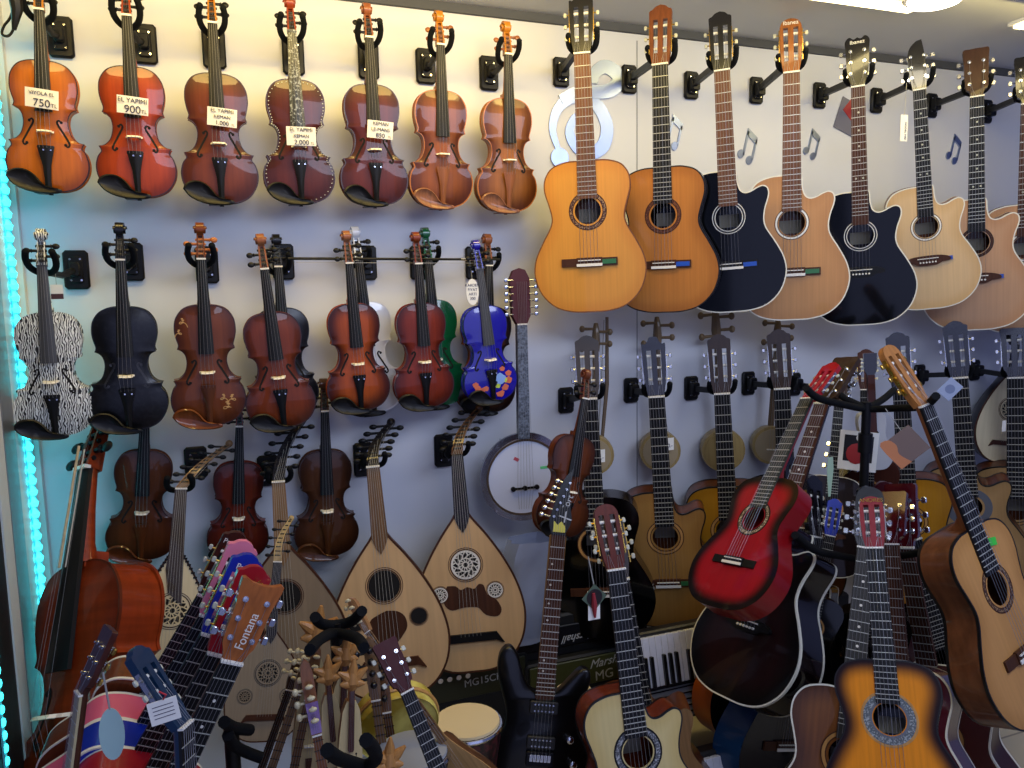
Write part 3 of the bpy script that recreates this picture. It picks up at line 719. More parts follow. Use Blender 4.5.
# ================================================================== VIOLINS, TOP ROW
def vw(n, c, e, **k): return wood(n, c, e, rough=.22, coat=1, grain=.18, **k)
DK = plain('dark_edge', '2a0f08', .3)
V1 = vw('violin_honey', 'b05e0c', '7e3a08', burst=(.6, 1)); V2 = vw('violin_orange', '98380a', '6a2206', burst=(.6, 1)); V3 = vw('violin_walnut', '683014', '40190a', burst=(.4, 1))
V4 = vw('violin_maroon', '4e1e12', '35120a', burst=(.5, 1)); V5 = vw('violin_red_brown', '562012', '38120a', burst=(.5, 1))
V6 = vw('violin_antique', '84481a', '4a200a', burst=(.3, 1)); V7 = vw('violin_antique_gold', '8c5620', '50260c', burst=(.3, 1))
SCL = wood('scroll_light', 'b07020', rough=.25); BOX = wood('boxwood', '8a5534', rough=.35); BOXL = wood('boxwood_chin', '8c5c40', rough=.35)
EDL = wood('edge_light', 'b06a28', rough=.3)
HANGG = 'black violin hangers on the wall'
def vhang(px, lab, root, z=.492, **k):
    return hanger('violin_hanger', lab, HANGG, px, wpt(root, (0, .012, z)), 'violin', (.066, .112) , **k)
def vplace(r, bot, top, d0=2.42, d1=2.40, yaw=0, z1=0, z2=.356): return place(r, z1, bot, d0, z2, top, d1, yaw)
def price(root, x, z, lines, lab, w=.07, h=.042, tilt=-4, sizes=None, y=-.052, col=None):
    """a paper card tucked under the strings: rests on the violin, a thing of its own"""
    t = thing('price_card', lab, 'price tag', 'handwritten price cards')
    t.matrix_world = root.matrix_world @ Matrix.Translation((x, y, z)) @ Matrix.Rotation(math.radians(-tilt), 4, 'Y') @ Matrix.Rotation(math.radians(6), 4, 'X')
    m = MB(); n = 8; vs = []
    for i in range(n+1):
        u = i/n-.5
        for yy in (0, .0006):
            for zz in (-h/2, h/2): vs.append((u*w, yy-.004*math.cos(u*PI), zz))
    fs = []
    for i in range(n):
        a = i*4; b = a+4; fs += [(a, b, b+1, a+1), (a+2, a+3, b+3, b+2), (a, a+2, b+2, b), (a+1, b+1, b+3, a+3)]
    fs += [(0, 1, 3, 2), (n*4, n*4+2, n*4+3, n*4+1)]
    m.add(vs, fs); m.build('card', col or M_PAPER, t)
    ht = h/len(lines)
    for i, l in enumerate(lines):
        if l[0].isdigit():
            l = l.replace(' TL', ''); text('TL', (sizes or [.02]*9)[i]*.5, M_INK, t, (w*.37, -.0045, h/2-ht*(i+.62)), name='handwriting', ext=.0003)
        sz = (sizes or [ht*1.0]*len(lines))[i]
        text(l, sz, M_INK, t, (0, -.0052, h/2-ht*(i+.5)), name='handwriting', ext=.0003)
    return t
v = violin('violin', 'honey orange violin with black chin rest, first at the left of the top row', 'violin', 'violins on the wall', V1, edge=DK); vplace(v, (50, 192), (42, 60)); T1 = v
for o_ in v.children:
    if o_.name.startswith(('scroll', 'pegbox')): o_.data.materials[0] = SCL
price(v, .003, .245, ['VIYOLA EL', '750 TL'], 'cream price card reading 750 on the leftmost top row violin', sizes=[.013, .028], w=.08, h=.05)
vhang((61, 38), 'black wall hanger holding the leftmost top row violin', v)
v = violin('violin', 'bright orange violin with price card 900, second in the top row', 'violin', 'violins on the wall', V2, edge=DK, scroll=V2); vplace(v, (139, 197.5), (130, 66))
price(v, .004, .243, ['EL YAPIMI', '900 TL'], 'white price card reading 900 on the second top row violin', sizes=[.017, .028], w=.078, h=.046)
vhang((145, 45), 'black wall hanger holding the orange violin priced 900', v)
v = violin('violin', 'dark walnut brown violin with price card 1.000, third in the top row', 'violin', 'violins on the wall', V3, edge=DK, scroll=SCL); vplace(v, (222, 203.5), (215, 73))
price(v, .012, .23, ['EL YAPIMI', 'KEMAN', '1.000'], 'white price card reading 1.000 on the third top row violin', sizes=[.014, .013, .016], w=.077, h=.048)
vhang((214, 50), 'black wall hanger holding the walnut violin priced 1.000', v)
INLB = speck('inlaid_board', '1d2228', '8c949c', 160, lo=.54, hi=.62)
v = violin('violin', 'maroon violin with pearl inlay dots around the edge and price card 2.000', 'violin', 'violins on the wall', V4, edge=DK, scroll=wood('scroll_rust', '8c3818', rough=.3), board=INLB); vplace(v, (301.5, 203.5), (294.5, 79))
for i, (x, z) in enumerate(mirror_outline(VH)):
    if i % 2 == 0: MB().disc((x*.925, .18+(z-.18)*.95), .0015, -.003, .003, 8).build('pearl_inlay', M_PEARL, v)
price(v, .004, .187, ['EL YAPIMI', 'KEMAN', '2.000 TL'], 'white price card reading 2.000 on the violin with inlay dots', sizes=[.015, .013, .019], w=.083, h=.052, tilt=0, y=-.058)
vhang((293, 57), 'black wall hanger holding the violin with inlay dots', v)
v = violin('violin', 'dark red brown violin with price card 850, fifth in the top row', 'violin', 'violins on the wall', V5, edge=DK, scroll=wood('scroll_brown', '8a5030', rough=.3)); vplace(v, (376, 205.5), (371, 84))
price(v, .012, .217, ['KEMAN', 'LE-MANS', '850 TL'], 'white price card reading 850 on the fifth top row violin', sizes=[.014, .014, .018], w=.077, h=.05)
vhang((368, 62), 'black wall hanger holding the red brown violin priced 850', v)
v = violin('violin', 'antique brown violin with brown chin rest and golden scroll, sixth in top row', 'violin', 'violins on the wall', V6, edge=EDL, scroll=SCL, tailm=BOX, chinm=BOXL, pegm=BOX); vplace(v, (442, 208), (441, 90), 2.43, 2.40)
vhang((425, 67), 'black wall hanger holding the sixth violin with the golden scroll', v)
v = violin('violin', 'golden brown violin with brown chin rest, rightmost in the top row beside the guitars', 'violin', 'violins on the wall', V7, edge=EDL, scroll=SCL, tailm=BOX, chinm=BOXL, pegm=BOX); vplace(v, (507.5, 212), (508, 98), 2.43, 2.40)
vhang((488, 74), 'black wall hanger holding the rightmost top row violin', v)

# ================================================================== VIOLINS, SECOND ROW
ZB = zebra('zebra_print')
v = violin('violin', 'black and white zebra striped violin with black chin rest', 'violin', 'violins on the wall', ZB, edge=ZB, scroll=ZB, board=plain('grey_board', '3a3c40', .45)); vplace(v, (57, 436), (46, 313), 2.37, 2.35)
vhang((77, 270), 'black wall hanger beside the zebra striped violin', v)
t = thing('price_tag', 'small paper tag hanging from the hanger of the zebra violin', 'price tag', 'hanging tags'); t.location = P(57, 292, 2.42)
MB().box((0, 0, 0), (.03, .001, .04)).build('card', M_PAPER, t); MB().box((0, -.001, -.012), (.03, .001, .014)).build('printed_stripe', plain('tag_dark', '4a2a2c', .6), t)
MB().cyl((0, 0, .02), (0, .0, .09), .0008, n=5).build('cord', M_NYL, t)
VB = speck('black_sparkle', '050506', '131316', 90, rough=.3)
v = violin('violin', 'all black violin with pale bridge beside the zebra violin', 'violin', 'violins on the wall', VB, edge=VB, scroll=VB, fhole=plain('f_black', '2a2b30', .3)); vplace(v, (130, 430.5), (123, 307), 2.37, 2.35)
vhang((132, 262), 'black wall hanger holding the all black violin', v)
V8 = vw('violin_carved_brown', '6e3610', '48200c', burst=(.5, 1))
v = violin('violin', 'brown violin painted with golden floral scrollwork, third in the second row', 'violin', 'violins on the wall', V8, edge=DK, scroll=V8, tailm=wood('tail_brown', '5a3018', rough=.3), chinm=V8, pegm=wood('peg_amber', 'b06a38', rough=.3)); vplace(v, (210.5, 425.5), (203.8, 305), 2.38, 2.36)
GP = plain('gold_paint', 'c89a58', .4)
for cx, cz, s, fl in ((.05, .045, 1, 1), (.065, .07, .8, -1), (-.06, .30, .7, 1), (-.07, .27, .6, -1), (.04, .075, .7, 1)):
    pts = [(cx+fl*s*.02*(1-u)*math.cos(u*7), cz+s*(.035*u-.01)+s*.018*(1-u)*math.sin(u*7)) for u in [i/14 for i in range(15)]]
    MB().ribbon(pts, .0022, lambda x, z: varch(x, z)-.0006, lambda x, z: varch(x, z)+.001).build('painted_scroll', GP, v)
    for i in (10, 12, 14):
        MB().prism([(pts[i][0]+.0055*s*math.cos(a), pts[i][1]+.003*s*math.sin(a)) for a in [k*PI/4 for k in range(8)]], varch(*pts[i])-.0012, varch(*pts[i])+.002).build('painted_leaf', GP, v)
vhang((207, 265), 'black wall hanger holding the floral painted violin', v)
V9 = vw('violin_chestnut', '74300e', '441a0a', burst=(.55, 1)); VSB = vw('violin_sunburst', 'a84a0e', '3c1206', burst=(.35, .95)); VRB = vw('violin_cherry', '7a280e', '44120a', burst=(.5, 1))
SC2 = wood('scroll_tan', '8e5634', rough=.3)
ve = violin('violin', 'black edged violin hanging behind the chestnut violin of the second row', 'violin', 'violins on the wall', VB, edge=VB, scroll=VB); vplace(ve, (288, 417), (281, 308), 2.50, 2.49)
v = violin('violin', 'chestnut violin hanging in front of a black one, fourth in the second row', 'violin', 'violins on the wall', V9, edge=DK, scroll=SC2); vplace(v, (284.5, 428), (270, 313), 2.38, 2.36)
vhang((283, 262), 'black wall hanger holding the chestnut violin and the black one behind', ve)
VWH = plain('white_lacquer', 'dcdfe2', .2, coat=1); vg = violin('violin', 'white violin hidden behind the orange sunburst violin', 'violin', 'violins on the wall', VWH, edge=VWH, scroll=VWH, rib=.028); vplace(vg, (374, 413), (363, 302), 2.50, 2.49)
v = violin('violin', 'orange sunburst violin hanging in front of a white one', 'violin', 'violins on the wall', VSB, edge=DK, scroll=SC2); vplace(v, (361, 411), (352.5, 304), 2.39, 2.37)
vhang((366, 263), 'black wall hanger holding the sunburst violin and the white one', vg)
VGR = plain('green_lacquer', '0c5a34', .22, coat=1); vg = violin('violin', 'green violin hidden behind the cherry red violin', 'violin', 'violins on the wall', VGR, edge=VGR, scroll=VGR, rib=.028); vplace(vg, (438, 407), (431, 300), 2.50, 2.49)
v = violin('violin', 'cherry red brown violin hanging in front of a green one', 'violin', 'violins on the wall', VRB, edge=DK, scroll=V9); vplace(v, (426, 408), (420.5, 303.5), 2.39, 2.37)
vhang((419, 263), 'black wall hanger holding the cherry violin and the green one', vg)
vk = violin('violin', 'dark sunburst violin hidden behind the blue painted violin', 'violin', 'violins on the wall', vw('violin_dark_burst', '8a4c18', '1a0a06', burst=(.3, .95)), edge=DK, scroll=wood('scroll_warm', '9a5a30', rough=.3)); vplace(vk, (486, 413), (488, 306), 2.50, 2.49)
VBL = plain('blue_lacquer', '1a149a', .18, coat=1); v = violin('violin', 'bright blue violin painted with orange and yellow flowers', 'violin', 'violins on the wall', VBL, edge=plain('blue_edge', '100c50', .3), scroll=VBL, board=plain('grey_board', '3a3c40', .45)); vplace(v, (493, 402), (483.5, 306), 2.39, 2.37)
for cx, cz, rr, c in ((-.055, .062, .012, 'd8704a'), (-.04, .05, .013, 'd8704a'), (-.062, .075, .011, 'd8704a'), (-.025, .056, .011, 'd8704a'), (.03, .03, .016, 'd8704a'), (.05, .05, .014, 'd8704a'), (.065, .075, .015, 'd8704a'), (.068, .1, .012, 'd8704a'), (.045, .12, .010, 'd8704a'),
                      (.03, .085, .024, '8fb4e8'), (.008, .072, .013, '111111'), (-.004, .10, .011, 'c8d848'), (.05, .078, .011, 'c8d848'), (.022, .06, .010, 'c8d848')):
    MB().prism([(cx+rr*math.cos(a)*(1+.12*math.sin(5*a)), cz+rr*.85*math.sin(a)*(1+.12*math.cos(5*a))) for a in [k*PI/9 for k in range(18)]], varch(cx, cz)-.0015-(.0006 if c == '111111' else 0), varch(cx, cz)+.004).build('painted_flower', plain('paint_'+c, c, .4), v)
vhang((474, 263), 'black wall hanger holding the blue painted violin', vk)
t = thing('price_tag', 'white oval hand lettered tag hanging beside the blue violin', 'price tag', 'hanging tags'); t.location = P(472.5, 292, 2.36)
MB().disc((0, 0), .042, -.0006, .0006, 24, sx=.5).build('card', M_PAPER, t)
for i, l in enumerate(('KARDEN', 'FIYAT', 'ARTI', '300')): text(l, .0125, M_INK, t, (0, -.001, .021-.014*i), name='handwriting')
MB().cyl((0, 0, .04), (.0, .02, .10), .0007, n=5).build('cord', M_NYL, t)
# the bow lying across the hangers
b = thing('violin_bow', 'black violin bow lying horizontally across the second row hangers', 'bow', None)
A = P(288, 258.5, 2.40); B = P(500, 259.5, 2.40); b.location = A; L_ = (B-A).length
b.rotation_euler = (0, -math.asin((B.z-A.z)/L_), math.atan2(B.y-A.y, B.x-A.x))
MB().cyl((0, 0, 0), (L_, 0, 0), .0042, .0036, 8).build('stick', M_EBO, b)
MB().box((L_/2, 0, -.012), (L_*.93, .006, .0012)).build('bow_hair', plain('bow_hair', 'b8b4a8', .6), b)
MB().box((L_*.93, 0, -.01), (.045, .010, .014), 0, .003).build('frog', M_EBO, b); MB().cyl((L_*.80, 0, 0), (L_*.87, 0, 0), .0047, n=8).build('silver_winding', M_CHROME, b)

# ================================================================== CUMBUS (banjo-like lute)
c = thing('banjo_lute', 'metal rimmed banjo lute with white skin and grey speckled neck', 'banjo', None)
NS = speck('pearloid_grey', '3a4250', '7a8698', 130, lo=.35, hi=.65, rough=.3); MAR = plain('maroon_lacquer', '400c16', .5, spec=.25)
k = MB(); k.lathe((0, 0, .14), [(.06, .075), (.12, .065), (.152, .03), (.160, .008), (.160, -.0)], 'y', 40); k.build('bowl', M_CHROME, c)
k = MB(); k.annulus((0, .14), .142, .166, -.009, .006, 48); k.build('tension_hoop', plain('hoop_metal', 'a8aab0', .2, metal=1), c)
k = MB(); k.annulus((0, .14), .136, .144, -.013, -.006, 48); k.build('flesh_hoop', plain('hoop_dark', '6a5a4a', .3, metal=.7), c)
MB().disc((0, .14), .141, -.010, -.006, 48).build('skin', plain('drum_skin', 'c6ccdc', .45), c)
for i in range(10):
    a = 2*PI*i/10+.2; MB().cyl((.160*math.cos(a), -.01, .14+.160*math.sin(a)), (.160*math.cos(a), .03, .14+.160*math.sin(a)), .004, n=6).build('lug', M_CHROME, c)
br = MB(); br.box((0, -.016, .10), (.09, .004, .008)); [br.cyl((x, -.02, .10), (x, -.011, .10), .009, n=12) for x in (-.045, 0, .045)]; br.build('bridge', M_EBO, c)
MB().prism([(-.021, .285), (.021, .285), (.018, .70), (-.018, .70)], -.018, .012).build('neck', NS, c)
hp = MB(Matrix.Translation((0, 0, .70)) @ Matrix.Rotation(math.radians(-8), 4, 'X'))
hp.prism([(-.019, 0), (.019, 0), (.034, .03), (.036, .16), (.022, .19), (0, .197), (-.022, .19), (-.036, .16), (-.034, .03)], -.016, .012); hp.build('headstock', MAR, c)
MB().box((0, -.016, .70), (.036, .008, .005)).build('nut', M_BONE, c)
for s in (-1, 1):
    for i in range(6): 
        k = MB(); k.cyl((s*.03, -.01, .735+.024*i), (s*.052, -.01, .735+.024*i), .0028, n=6); k.ball((s*.055, -.01, .735+.024*i), (.008, .005, .008), 8, k=4); k.build('tuning_peg', M_CHROME, c)
for i in range(6): MB().tube([((i-2.5)*.007, -.02, .85), ((i-2.5)*.005, -.021, .70), ((i-2.5)*.012, -.022, .10), ((i-2.5)*.009, -.012, .02)], .0005, 4).build('string', M_STR, c)
MB().box((-.03, -.0105, .21), (.02, .001, .012), R=Matrix.Rotation(.5, 3, 'Y')).build('sticker', plain('sticker_red', 'b04a58', .6), c)
MB().box((.075, -.0105, .17), (.028, .001, .010)).build('sticker', plain('sticker_green', '5ac07a', .6), c)
place(c, .10, (524, 487), 2.42, .70, (521, 324), 2.40, 5)

# ================================================================== GUITARS, TOP ROW
TG1 = wood('guitar_top_cedar_light', 'd19038', 'c88430', rough=.18, coat=1, grain=.08, gs=(160, 160, 3)); TG2 = wood('guitar_top_cedar', 'b87634', 'a5662a', rough=.25, coat=.8, grain=.12, gs=(160, 160, 3))
TGB = plain('guitar_black_gloss', '040506', .12, coat=.35, spec=.2); TG4 = wood('guitar_top_natural', 'bd8a56', 'b58250', rough=.25, coat=.8, grain=.1, gs=(160, 160, 3))
TG6 = wood('guitar_top_pale', 'd8b684', 'd0aa74', rough=.3, coat=.7, grain=.07, gs=(160, 160, 3)); TG7 = wood('guitar_top_tan', 'c09670', 'b88a62', rough=.32, coat=.5, grain=.08, gs=(160, 160, 3))
SG = wood('guitar_side_brown', '5a3018', rough=.2, coat=1, grain=.3, gs=(30, 30, 8)); SGD = plain('guitar_side_dark', '0e090a', .2, coat=.5, spec=.3); SGM = wood('guitar_side_mahogany', '6a3c20', rough=.25, coat=.8)
HD = plain('head_black', '0e0c0e', .2, coat=.8); HBR = wood('head_brown', '6e3c20', rough=.25, coat=.8); HW = wood('head_walnut', '8a5226', rough=.3); NKM = wood('neck_mahogany', '7c4a28', rough=.35)
IVB = plain('binding_ivory', 'e4e0cc', .3); BRB = wood('binding_brown', '7a4a24', rough=.3); BLB = plain('binding_black', '0c0a0a', .3)
FB = plain('bridge_patch_blue', '2450b0', .3); FG = plain('bridge_patch_green', '2f6a3e', .3); TPN = wood('gold_rose', 'c09050', rough=.3)
GG = 'guitars on the upper hangers'
def gplace(g, nut, bot, yaw, d1=2.27, d0=2.30, zt=None): return place(g, 0, bot, d0, zt or g['nut'], nut, d1, yaw)
def ghang(px, lab, g, yaw, z=None, dy=.03, size=(.06, .10), grp='guitar hangers of the upper row'):
    h = hanger('guitar_hanger', lab, grp, px, wpt(g, (0, dy, (z or g['nut']+.040))), 'guitar', size, yaw=yaw); return h
SIL = plain('tuner_silver', 'c8c8cc', .25, metal=1)
specs = [
 ('glossy golden cedar classical guitar with black headstock, leftmost of the large upper guitars', TG1, SGM, 'classic', 0, M_ROSEL, 'wave', HD, BRB, [M_ROSE, speck('rosette_mosaic', '3a1c10', 'a08058', 300), M_ROSE], FG, (582, 54), (591.5, 312), 30, (560, 73), 'holding the golden classical guitar'),
 ('matte brown cedar classical guitar with reddish crown headstock and dark fretboard', TG2, SGD, 'classic', 0, M_EBG, 'classic', HBR, BLB, [M_ROSE, speck('rosette_dark', '4a2410', '7a4a28', 300), M_ROSE], FB, (660, 65), (665, 312.5), 40, (628, 80), 'holding the brown cedar classical guitar'),
 ('black cutaway classical guitar with white ringed sound hole and brown fretboard', TGB, SGD, 'classic', 1, M_ROSEL, 'classic', HD, IVB, [M_BONE, plain('rosette_black', '0c0c10', .3), M_BONE], FB, (722, 71), (733, 312), 38, (690, 86), 'holding the black cutaway classical guitar'),
 ('natural wood cutaway guitar with amber headstock between two black guitars', TG4, SGM, 'classic', 1, M_ROSEL, 'round', HW, IVB, [M_ROSE, M_BONE, M_ROSE], FG, (791.5, 73), (792, 320), 36, (755, 91), 'holding the natural cutaway guitar between the black ones'),
 ('glossy black cutaway steel string guitar with ornate black headstock', TGB, SGD, 'steel', 1, M_ROSE, 'point', HD, IVB, [M_BONE, plain('rosette_black', '0c0c10', .3), M_BONE], None, (858, 87), (862, 325), 44, (818, 96), 'holding the black steel string guitar'),
 ('pale cutaway steel string guitar with slanted black headstock', TG6, SGM, 'steel', 1, M_EBG, 'slant', HD, IVB, [M_ROSE, M_BONE, M_ROSE], FB, (919.5, 90), (930, 309), 43, (875, 101), 'holding the pale steel string guitar with slanted headstock'),
 ('tan cutaway steel string guitar with dark brown headstock near the right edge', TG7, SG, 'steel', 1, M_EBG, 'flat', wood('head_dark_walnut', '40281c', rough=.3), IVB, [M_EBO, M_ROSE, M_EBO], FB, (977, 97), (976, 330), 45, (930, 106), 'holding the tan steel string guitar'),
 ('tan steel string guitar cut off by the right edge of the upper row', TG7, SGM, 'steel', 1, M_ROSE, 'flat', HD, IVB, [M_EBO, M_BONE, M_EBO], None, (1028, 104), (1024, 333), 48, (985, 112), 'holding the rightmost tan guitar'),
]
UG = []
for (lab, top, side, kind, cut, brd, head, hm, bind, ros, film, nut, bot, yaw, plate, hl) in specs:
    g = guitar('classical_guitar' if kind == 'classic' else 'acoustic_guitar', lab, 'guitar', GG, top, side, kind, cut, neck=SGD if top is TGB else NKM, board=brd, head=head, headm=hm, bind=bind, ros=ros, film=film,
               tun=SIL if kind == 'steel' else M_PEARL, logo='Manuel' if False else ('Ibanez' if head in ('round', 'point') else None), dots=M_PEARL if kind == 'steel' else None, D=.085, bridgem=M_ROSE if top is not TGB else M_EBO, ros_r=(.048, .062) if not cut else (.045, .056))
    gplace(g, nut, bot, yaw, 2.26, 2.29); UG.append(g)
    ghang(plate, 'black wall hanger '+hl, g, yaw)
t = thing('price_tag', 'long white hang tag on a string from the slanted black headstock', 'price tag', 'hanging tags'); t.location = P(904, 128, 2.22)
MB().box((0, 0, 0), (.034, .001, .095)).build('card', M_PAPER, t); MB().cyl((0, 0, .047), (.004, .0, .16), .0009, n=5).build('cord', M_NYL, t)
text('MODEL NO', .012, M_INK, t, (.006, -.001, -.01), (PI/2, PI/2, 0), name='handwriting')
r = thing('picture_card', 'grey card with a red diamond picture on the wall behind the black steel guitar neck', 'card'); r.location = P(848, 117, WALL-.004)
MB(Matrix.Rotation(.35, 4, 'Y')).box((0, 0, 0), (.11, .002, .13)).build('card', plain('card_grey', '6a6a78', .4), r); MB(Matrix.Rotation(.75, 4, 'Y')).box((-.01, -.0015, .03), (.06, .002, .06)).build('printed_picture', plain('print_red', 'a03030', .4), r)
# cable at the top left
r = thing('cable', 'loose black cable dangling in the top left corner', 'cable'); r.location = P(12, 10, 2.38)
pts = [P(x, y, 2.38+dz)-r.location for x, y, dz in ((18, -20, .1), (14, 5, .05), (10, 18, 0), (4, 26, 0), (2, 34, 0), (8, 36, 0), (13, 30, .02), (16, 16, .03), (13, -6, .03))]
MB().tube(crom([tuple(p) for p in pts], 4), .0035, 6).build('wire', M_PLAST, r)
MB().tube([P(14, -12, 2.36)-r.location, P(17, 10, 2.36)-r.location, P(14, 30, 2.37)-r.location], [.018, .014, .005], 8).build('plug', M_PLAST, r)
for x, y in ((452, 26), (454, 77), (585, 40), (357, 505), (358, 541), (189, 521), (190, 536), (803, 394), (770, 400)):
    pass
# ================================================================== THIRD ROW VIOLINS AND LUTES
V10 = vw('violin_plain_brown', '5c3014', '3e1c0c', burst=(.5, 1)); V11 = vw('violin_red', '64200e', '42140a', burst=(.5, 1)); V12 = vw('violin_olive_brown', '4c2a12', '30180a', burst=(.5, 1))
v = violin('violin', 'plain brown violin with brown tailpiece below the all black violin', 'violin', 'violins on the wall', V10, edge=DK, tailm=V10, chinm=V10); vplace(v, (141, 560), (144, 451), 2.48, 2.47)
v = violin('violin', 'reddish violin half hidden behind the coloured guitar headstocks', 'violin', 'violins on the wall', V11, edge=DK); vplace(v, (238, 560), (239, 463), 2.48, 2.46)
v = violin('violin', 'dark olive brown violin between the two large lutes in the third row', 'violin', 'violins on the wall', V12, edge=DK, tailm=V12, chinm=V12); vplace(v, (327.5, 556.5), (325.5, 451), 2.49, 2.48)
# cello
CE = vw('cello_varnish', '8a3412', '6a220a', burst=(.6, 1), flame=.25)
v = violin('cello', 'large red brown cello standing at the left beside the LED strip', 'cello', None, CE, edge=wood('cello_edge', '5a2410', rough=.3), rib=.062, srad=.0002, chin=False, scroll=CE)
place(v, .161, (70, 716), 2.10, .486, (85, 470), 2.40, 42)
B0 = P(62, 655, 1.95)
b = thing('cello_bow', 'pale wooden bow leaning along the left side of the cello neck', 'bow'); A = P(79, 446, 2.30); B = P(59, 568, 2.16); b.location = A
MB().tube([(0, 0, 0), tuple((B-A)*.5), tuple(B-A)], .0035, 8).build('stick', wood('bow_stick', 'b8a888', rough=.5), b)
MB().tube([(.012, 0, -.01), tuple((B-A)+Vector((.014, 0, 0)))], .0022, 4).build('bow_hair', M_NYL, b)

FO = wood('oud_face', 'd0aa78', rough=.5, coat=.1, grain=.10, gs=(60, 60, 2)); FO2 = wood('oud_face_aged', '8a7860', rough=.5, coat=.1, grain=.12, gs=(60, 60, 2)); FOP = wood('oud_face_pale', 'd6c8a0', rough=.5, coat=.1, grain=.08, gs=(60, 60, 2))
BW = wood('oud_bowl', '2c1c14', rough=.35, coat=.4, grain=.3); NO = wood('oud_neck_tan', '8a6a48', rough=.4); NOD = wood('oud_neck_dark', '181418', rough=.4, grain=.2)
og = 'ouds and lutes on the wall'
o = oud('oud', 'pale faced lute with dark fingerboard and round carved rose left of the headstocks', 'oud', og, FOP, NOD, NOD, 'one', 0, ws=.72, L=.17, lean=.95, necklen=.20, boxm=NO, serr=True, inlay=wood('lute_board', '40362e', rough=.4), depth=.13, rosm=wood('rose_brown', '4a3828'))
place(o, .0, (166, 700), 2.26, .69, (181, 489), 2.34, -8)
hanger('violin_hanger', 'black wall hanger holding the pale lute left of the headstocks', HANGG, (196, 462), wpt(o, (0, .03, .70)), 'violin', (.066, .10))
o = oud('oud', 'dark aged oud hanging behind the small narrow necked lute', 'oud', og, FO2, BW, NOD, 'open', 0, L=.2, lean=.38, necklen=.19, boxm=NOD, depth=.14, inlay=NO)
place(o, .0, (292, 706), 2.33, .68, (278.5, 482), 2.38, 8)
hanger('violin_hanger', 'black wall hanger holding the dark aged oud', HANGG, (268, 470), wpt(o, (0, .03, .69)), 'violin', (.066, .10))
o = oud('oud', 'light faced oud with open round sound hole and brown leaf guard', 'oud', og, FO, BW, wood('oud_neck_striped', '7a5a3c', rough=.4, grain=.5, gs=(250, 20, 1)), 'open', 'leaf', L=.125, ws=.95, lean=.45, necklen=.19, boxm=NOD, depth=.15)
place(o, .0, (395, 699), 2.30, .68, (373, 467), 2.36, 14)
hanger('violin_hanger', 'black wall hanger holding the light oud with the open sound hole', HANGG, (363, 459), wpt(o, (0, .03, .69)), 'violin', (.066, .115))
o = oud('oud', 'light faced oud with ornate white carved rose and dark moth shaped guard', 'oud', og, FO, NOD, NOD, 'lattice', 'moth', L=.145, ws=.93, lean=.55, necklen=.17, boxm=wood('pegbox_brown', '5a3a24', rough=.4), depth=.15, bone=False)
place(o, .0, (474, 672), 2.31, .66, (457, 456), 2.37, 16)
hanger('violin_hanger', 'black wall hanger holding the oud with the carved white rose', HANGG, (443, 450), wpt(o, (0, .03, .67)), 'violin', (.066, .115))
o = oud('oud', 'grey brown faced lute with lace rose, narrow upright peg box and black neck', 'oud', og, wood('oud_face_grey', '96866e', rough=.5, coat=.1, grain=.1), BW, NOD, 'low', 0, L=.21, lean=.22, necklen=.30, boxm=wood('pegbox_pale', 'b09868', rough=.4), depth=.14, ws=.95, pegs=9, rosm=wood('rose_grey', '4e4a44'))
place(o, .0, (262, 740), 2.02, .79, (277.5, 601), 2.12, 5); place(o, .0, (262, 742), 2.05, .79, (277.5, 562), 2.12, 5)
o = oud('oud', 'dark bowled oud seen from its side behind the rightmost lower guitar neck', 'oud', og, FOP, NOD, NOD, 'one', 0, lean=.1, necklen=.15, depth=.16)
place(o, .0, (1003, 463), 2.40, .49, (1013, 372), 2.42, 14)
# string-tied gourd fiddles behind the lower guitars
GW = wood('gourd_wood', 'a08a58', rough=.45); GSK = plain('fiddle_skin', '9a8a6a', .5); GHD = wood('fiddle_head', '6e5a40', rough=.45)
def gourd(lab, head, body, rpx, tagtxt=None, dark=False):
    g = thing('spike_fiddle', lab, 'fiddle', 'round spike fiddles behind the lower guitars')
    r_ = .075; MB().lathe((0, 0, r_), [(.02, .09), (.05, .08), (r_, .04), (r_*1.03, .0), (r_, -.012)], 'y', 28).build('gourd_body', GW, g)
    MB().disc((0, r_), r_*.86, -.015, -.010, 28).build('skin', GSK if not dark else GW, g)
    MB().tube([(0, .02, .14), (0, .02, .45)], [.013, .010], 8).build('neck', GHD, g)
    h = MB(); h.tube([(0, .02, .45), (0, .022, .50), (0, .02, .55), (0, .03, .575)], [.012, .017, .013, .008], 8); h.build('headstock', GHD, g)
    for s, z in ((-1, .48), (1, .50), (1, .545), (-1, .555)):
        k = MB(); k.cyl((0, .018, z), (s*.045, .012, z), .0045, .006, 8); k.ball((s*.052, .012, z), (.011, .011, .013), 8, k=5); k.build('tuning_peg', GHD, g)
    for q in (-1, 0, 1): MB().tube([(q*.004, 0, .48), (q*.012, -.024, .06)], .0005, 4).build('string', M_STR, g)
    MB().box((0, -.019, .06), (.04, .008, .004)).build('bridge', M_BONE, g)
    place(g, .075, body, 2.47, .53, head, 2.46, 25); return g
gourd('spike fiddle mostly hidden behind the lower black classical guitar', (596, 336), (594, 455), 20)
gourd('round spike fiddle with a small price slip behind the natural lower guitar neck', (658, 330), (660, 451), 22)
gourd('round spike fiddle behind the yellow guitar neck', (717, 322), (723, 450), 22, dark=True)
gourd('round spike fiddle behind the dark lower guitar left of the red guitar', (779, 330), (771, 445), 20)
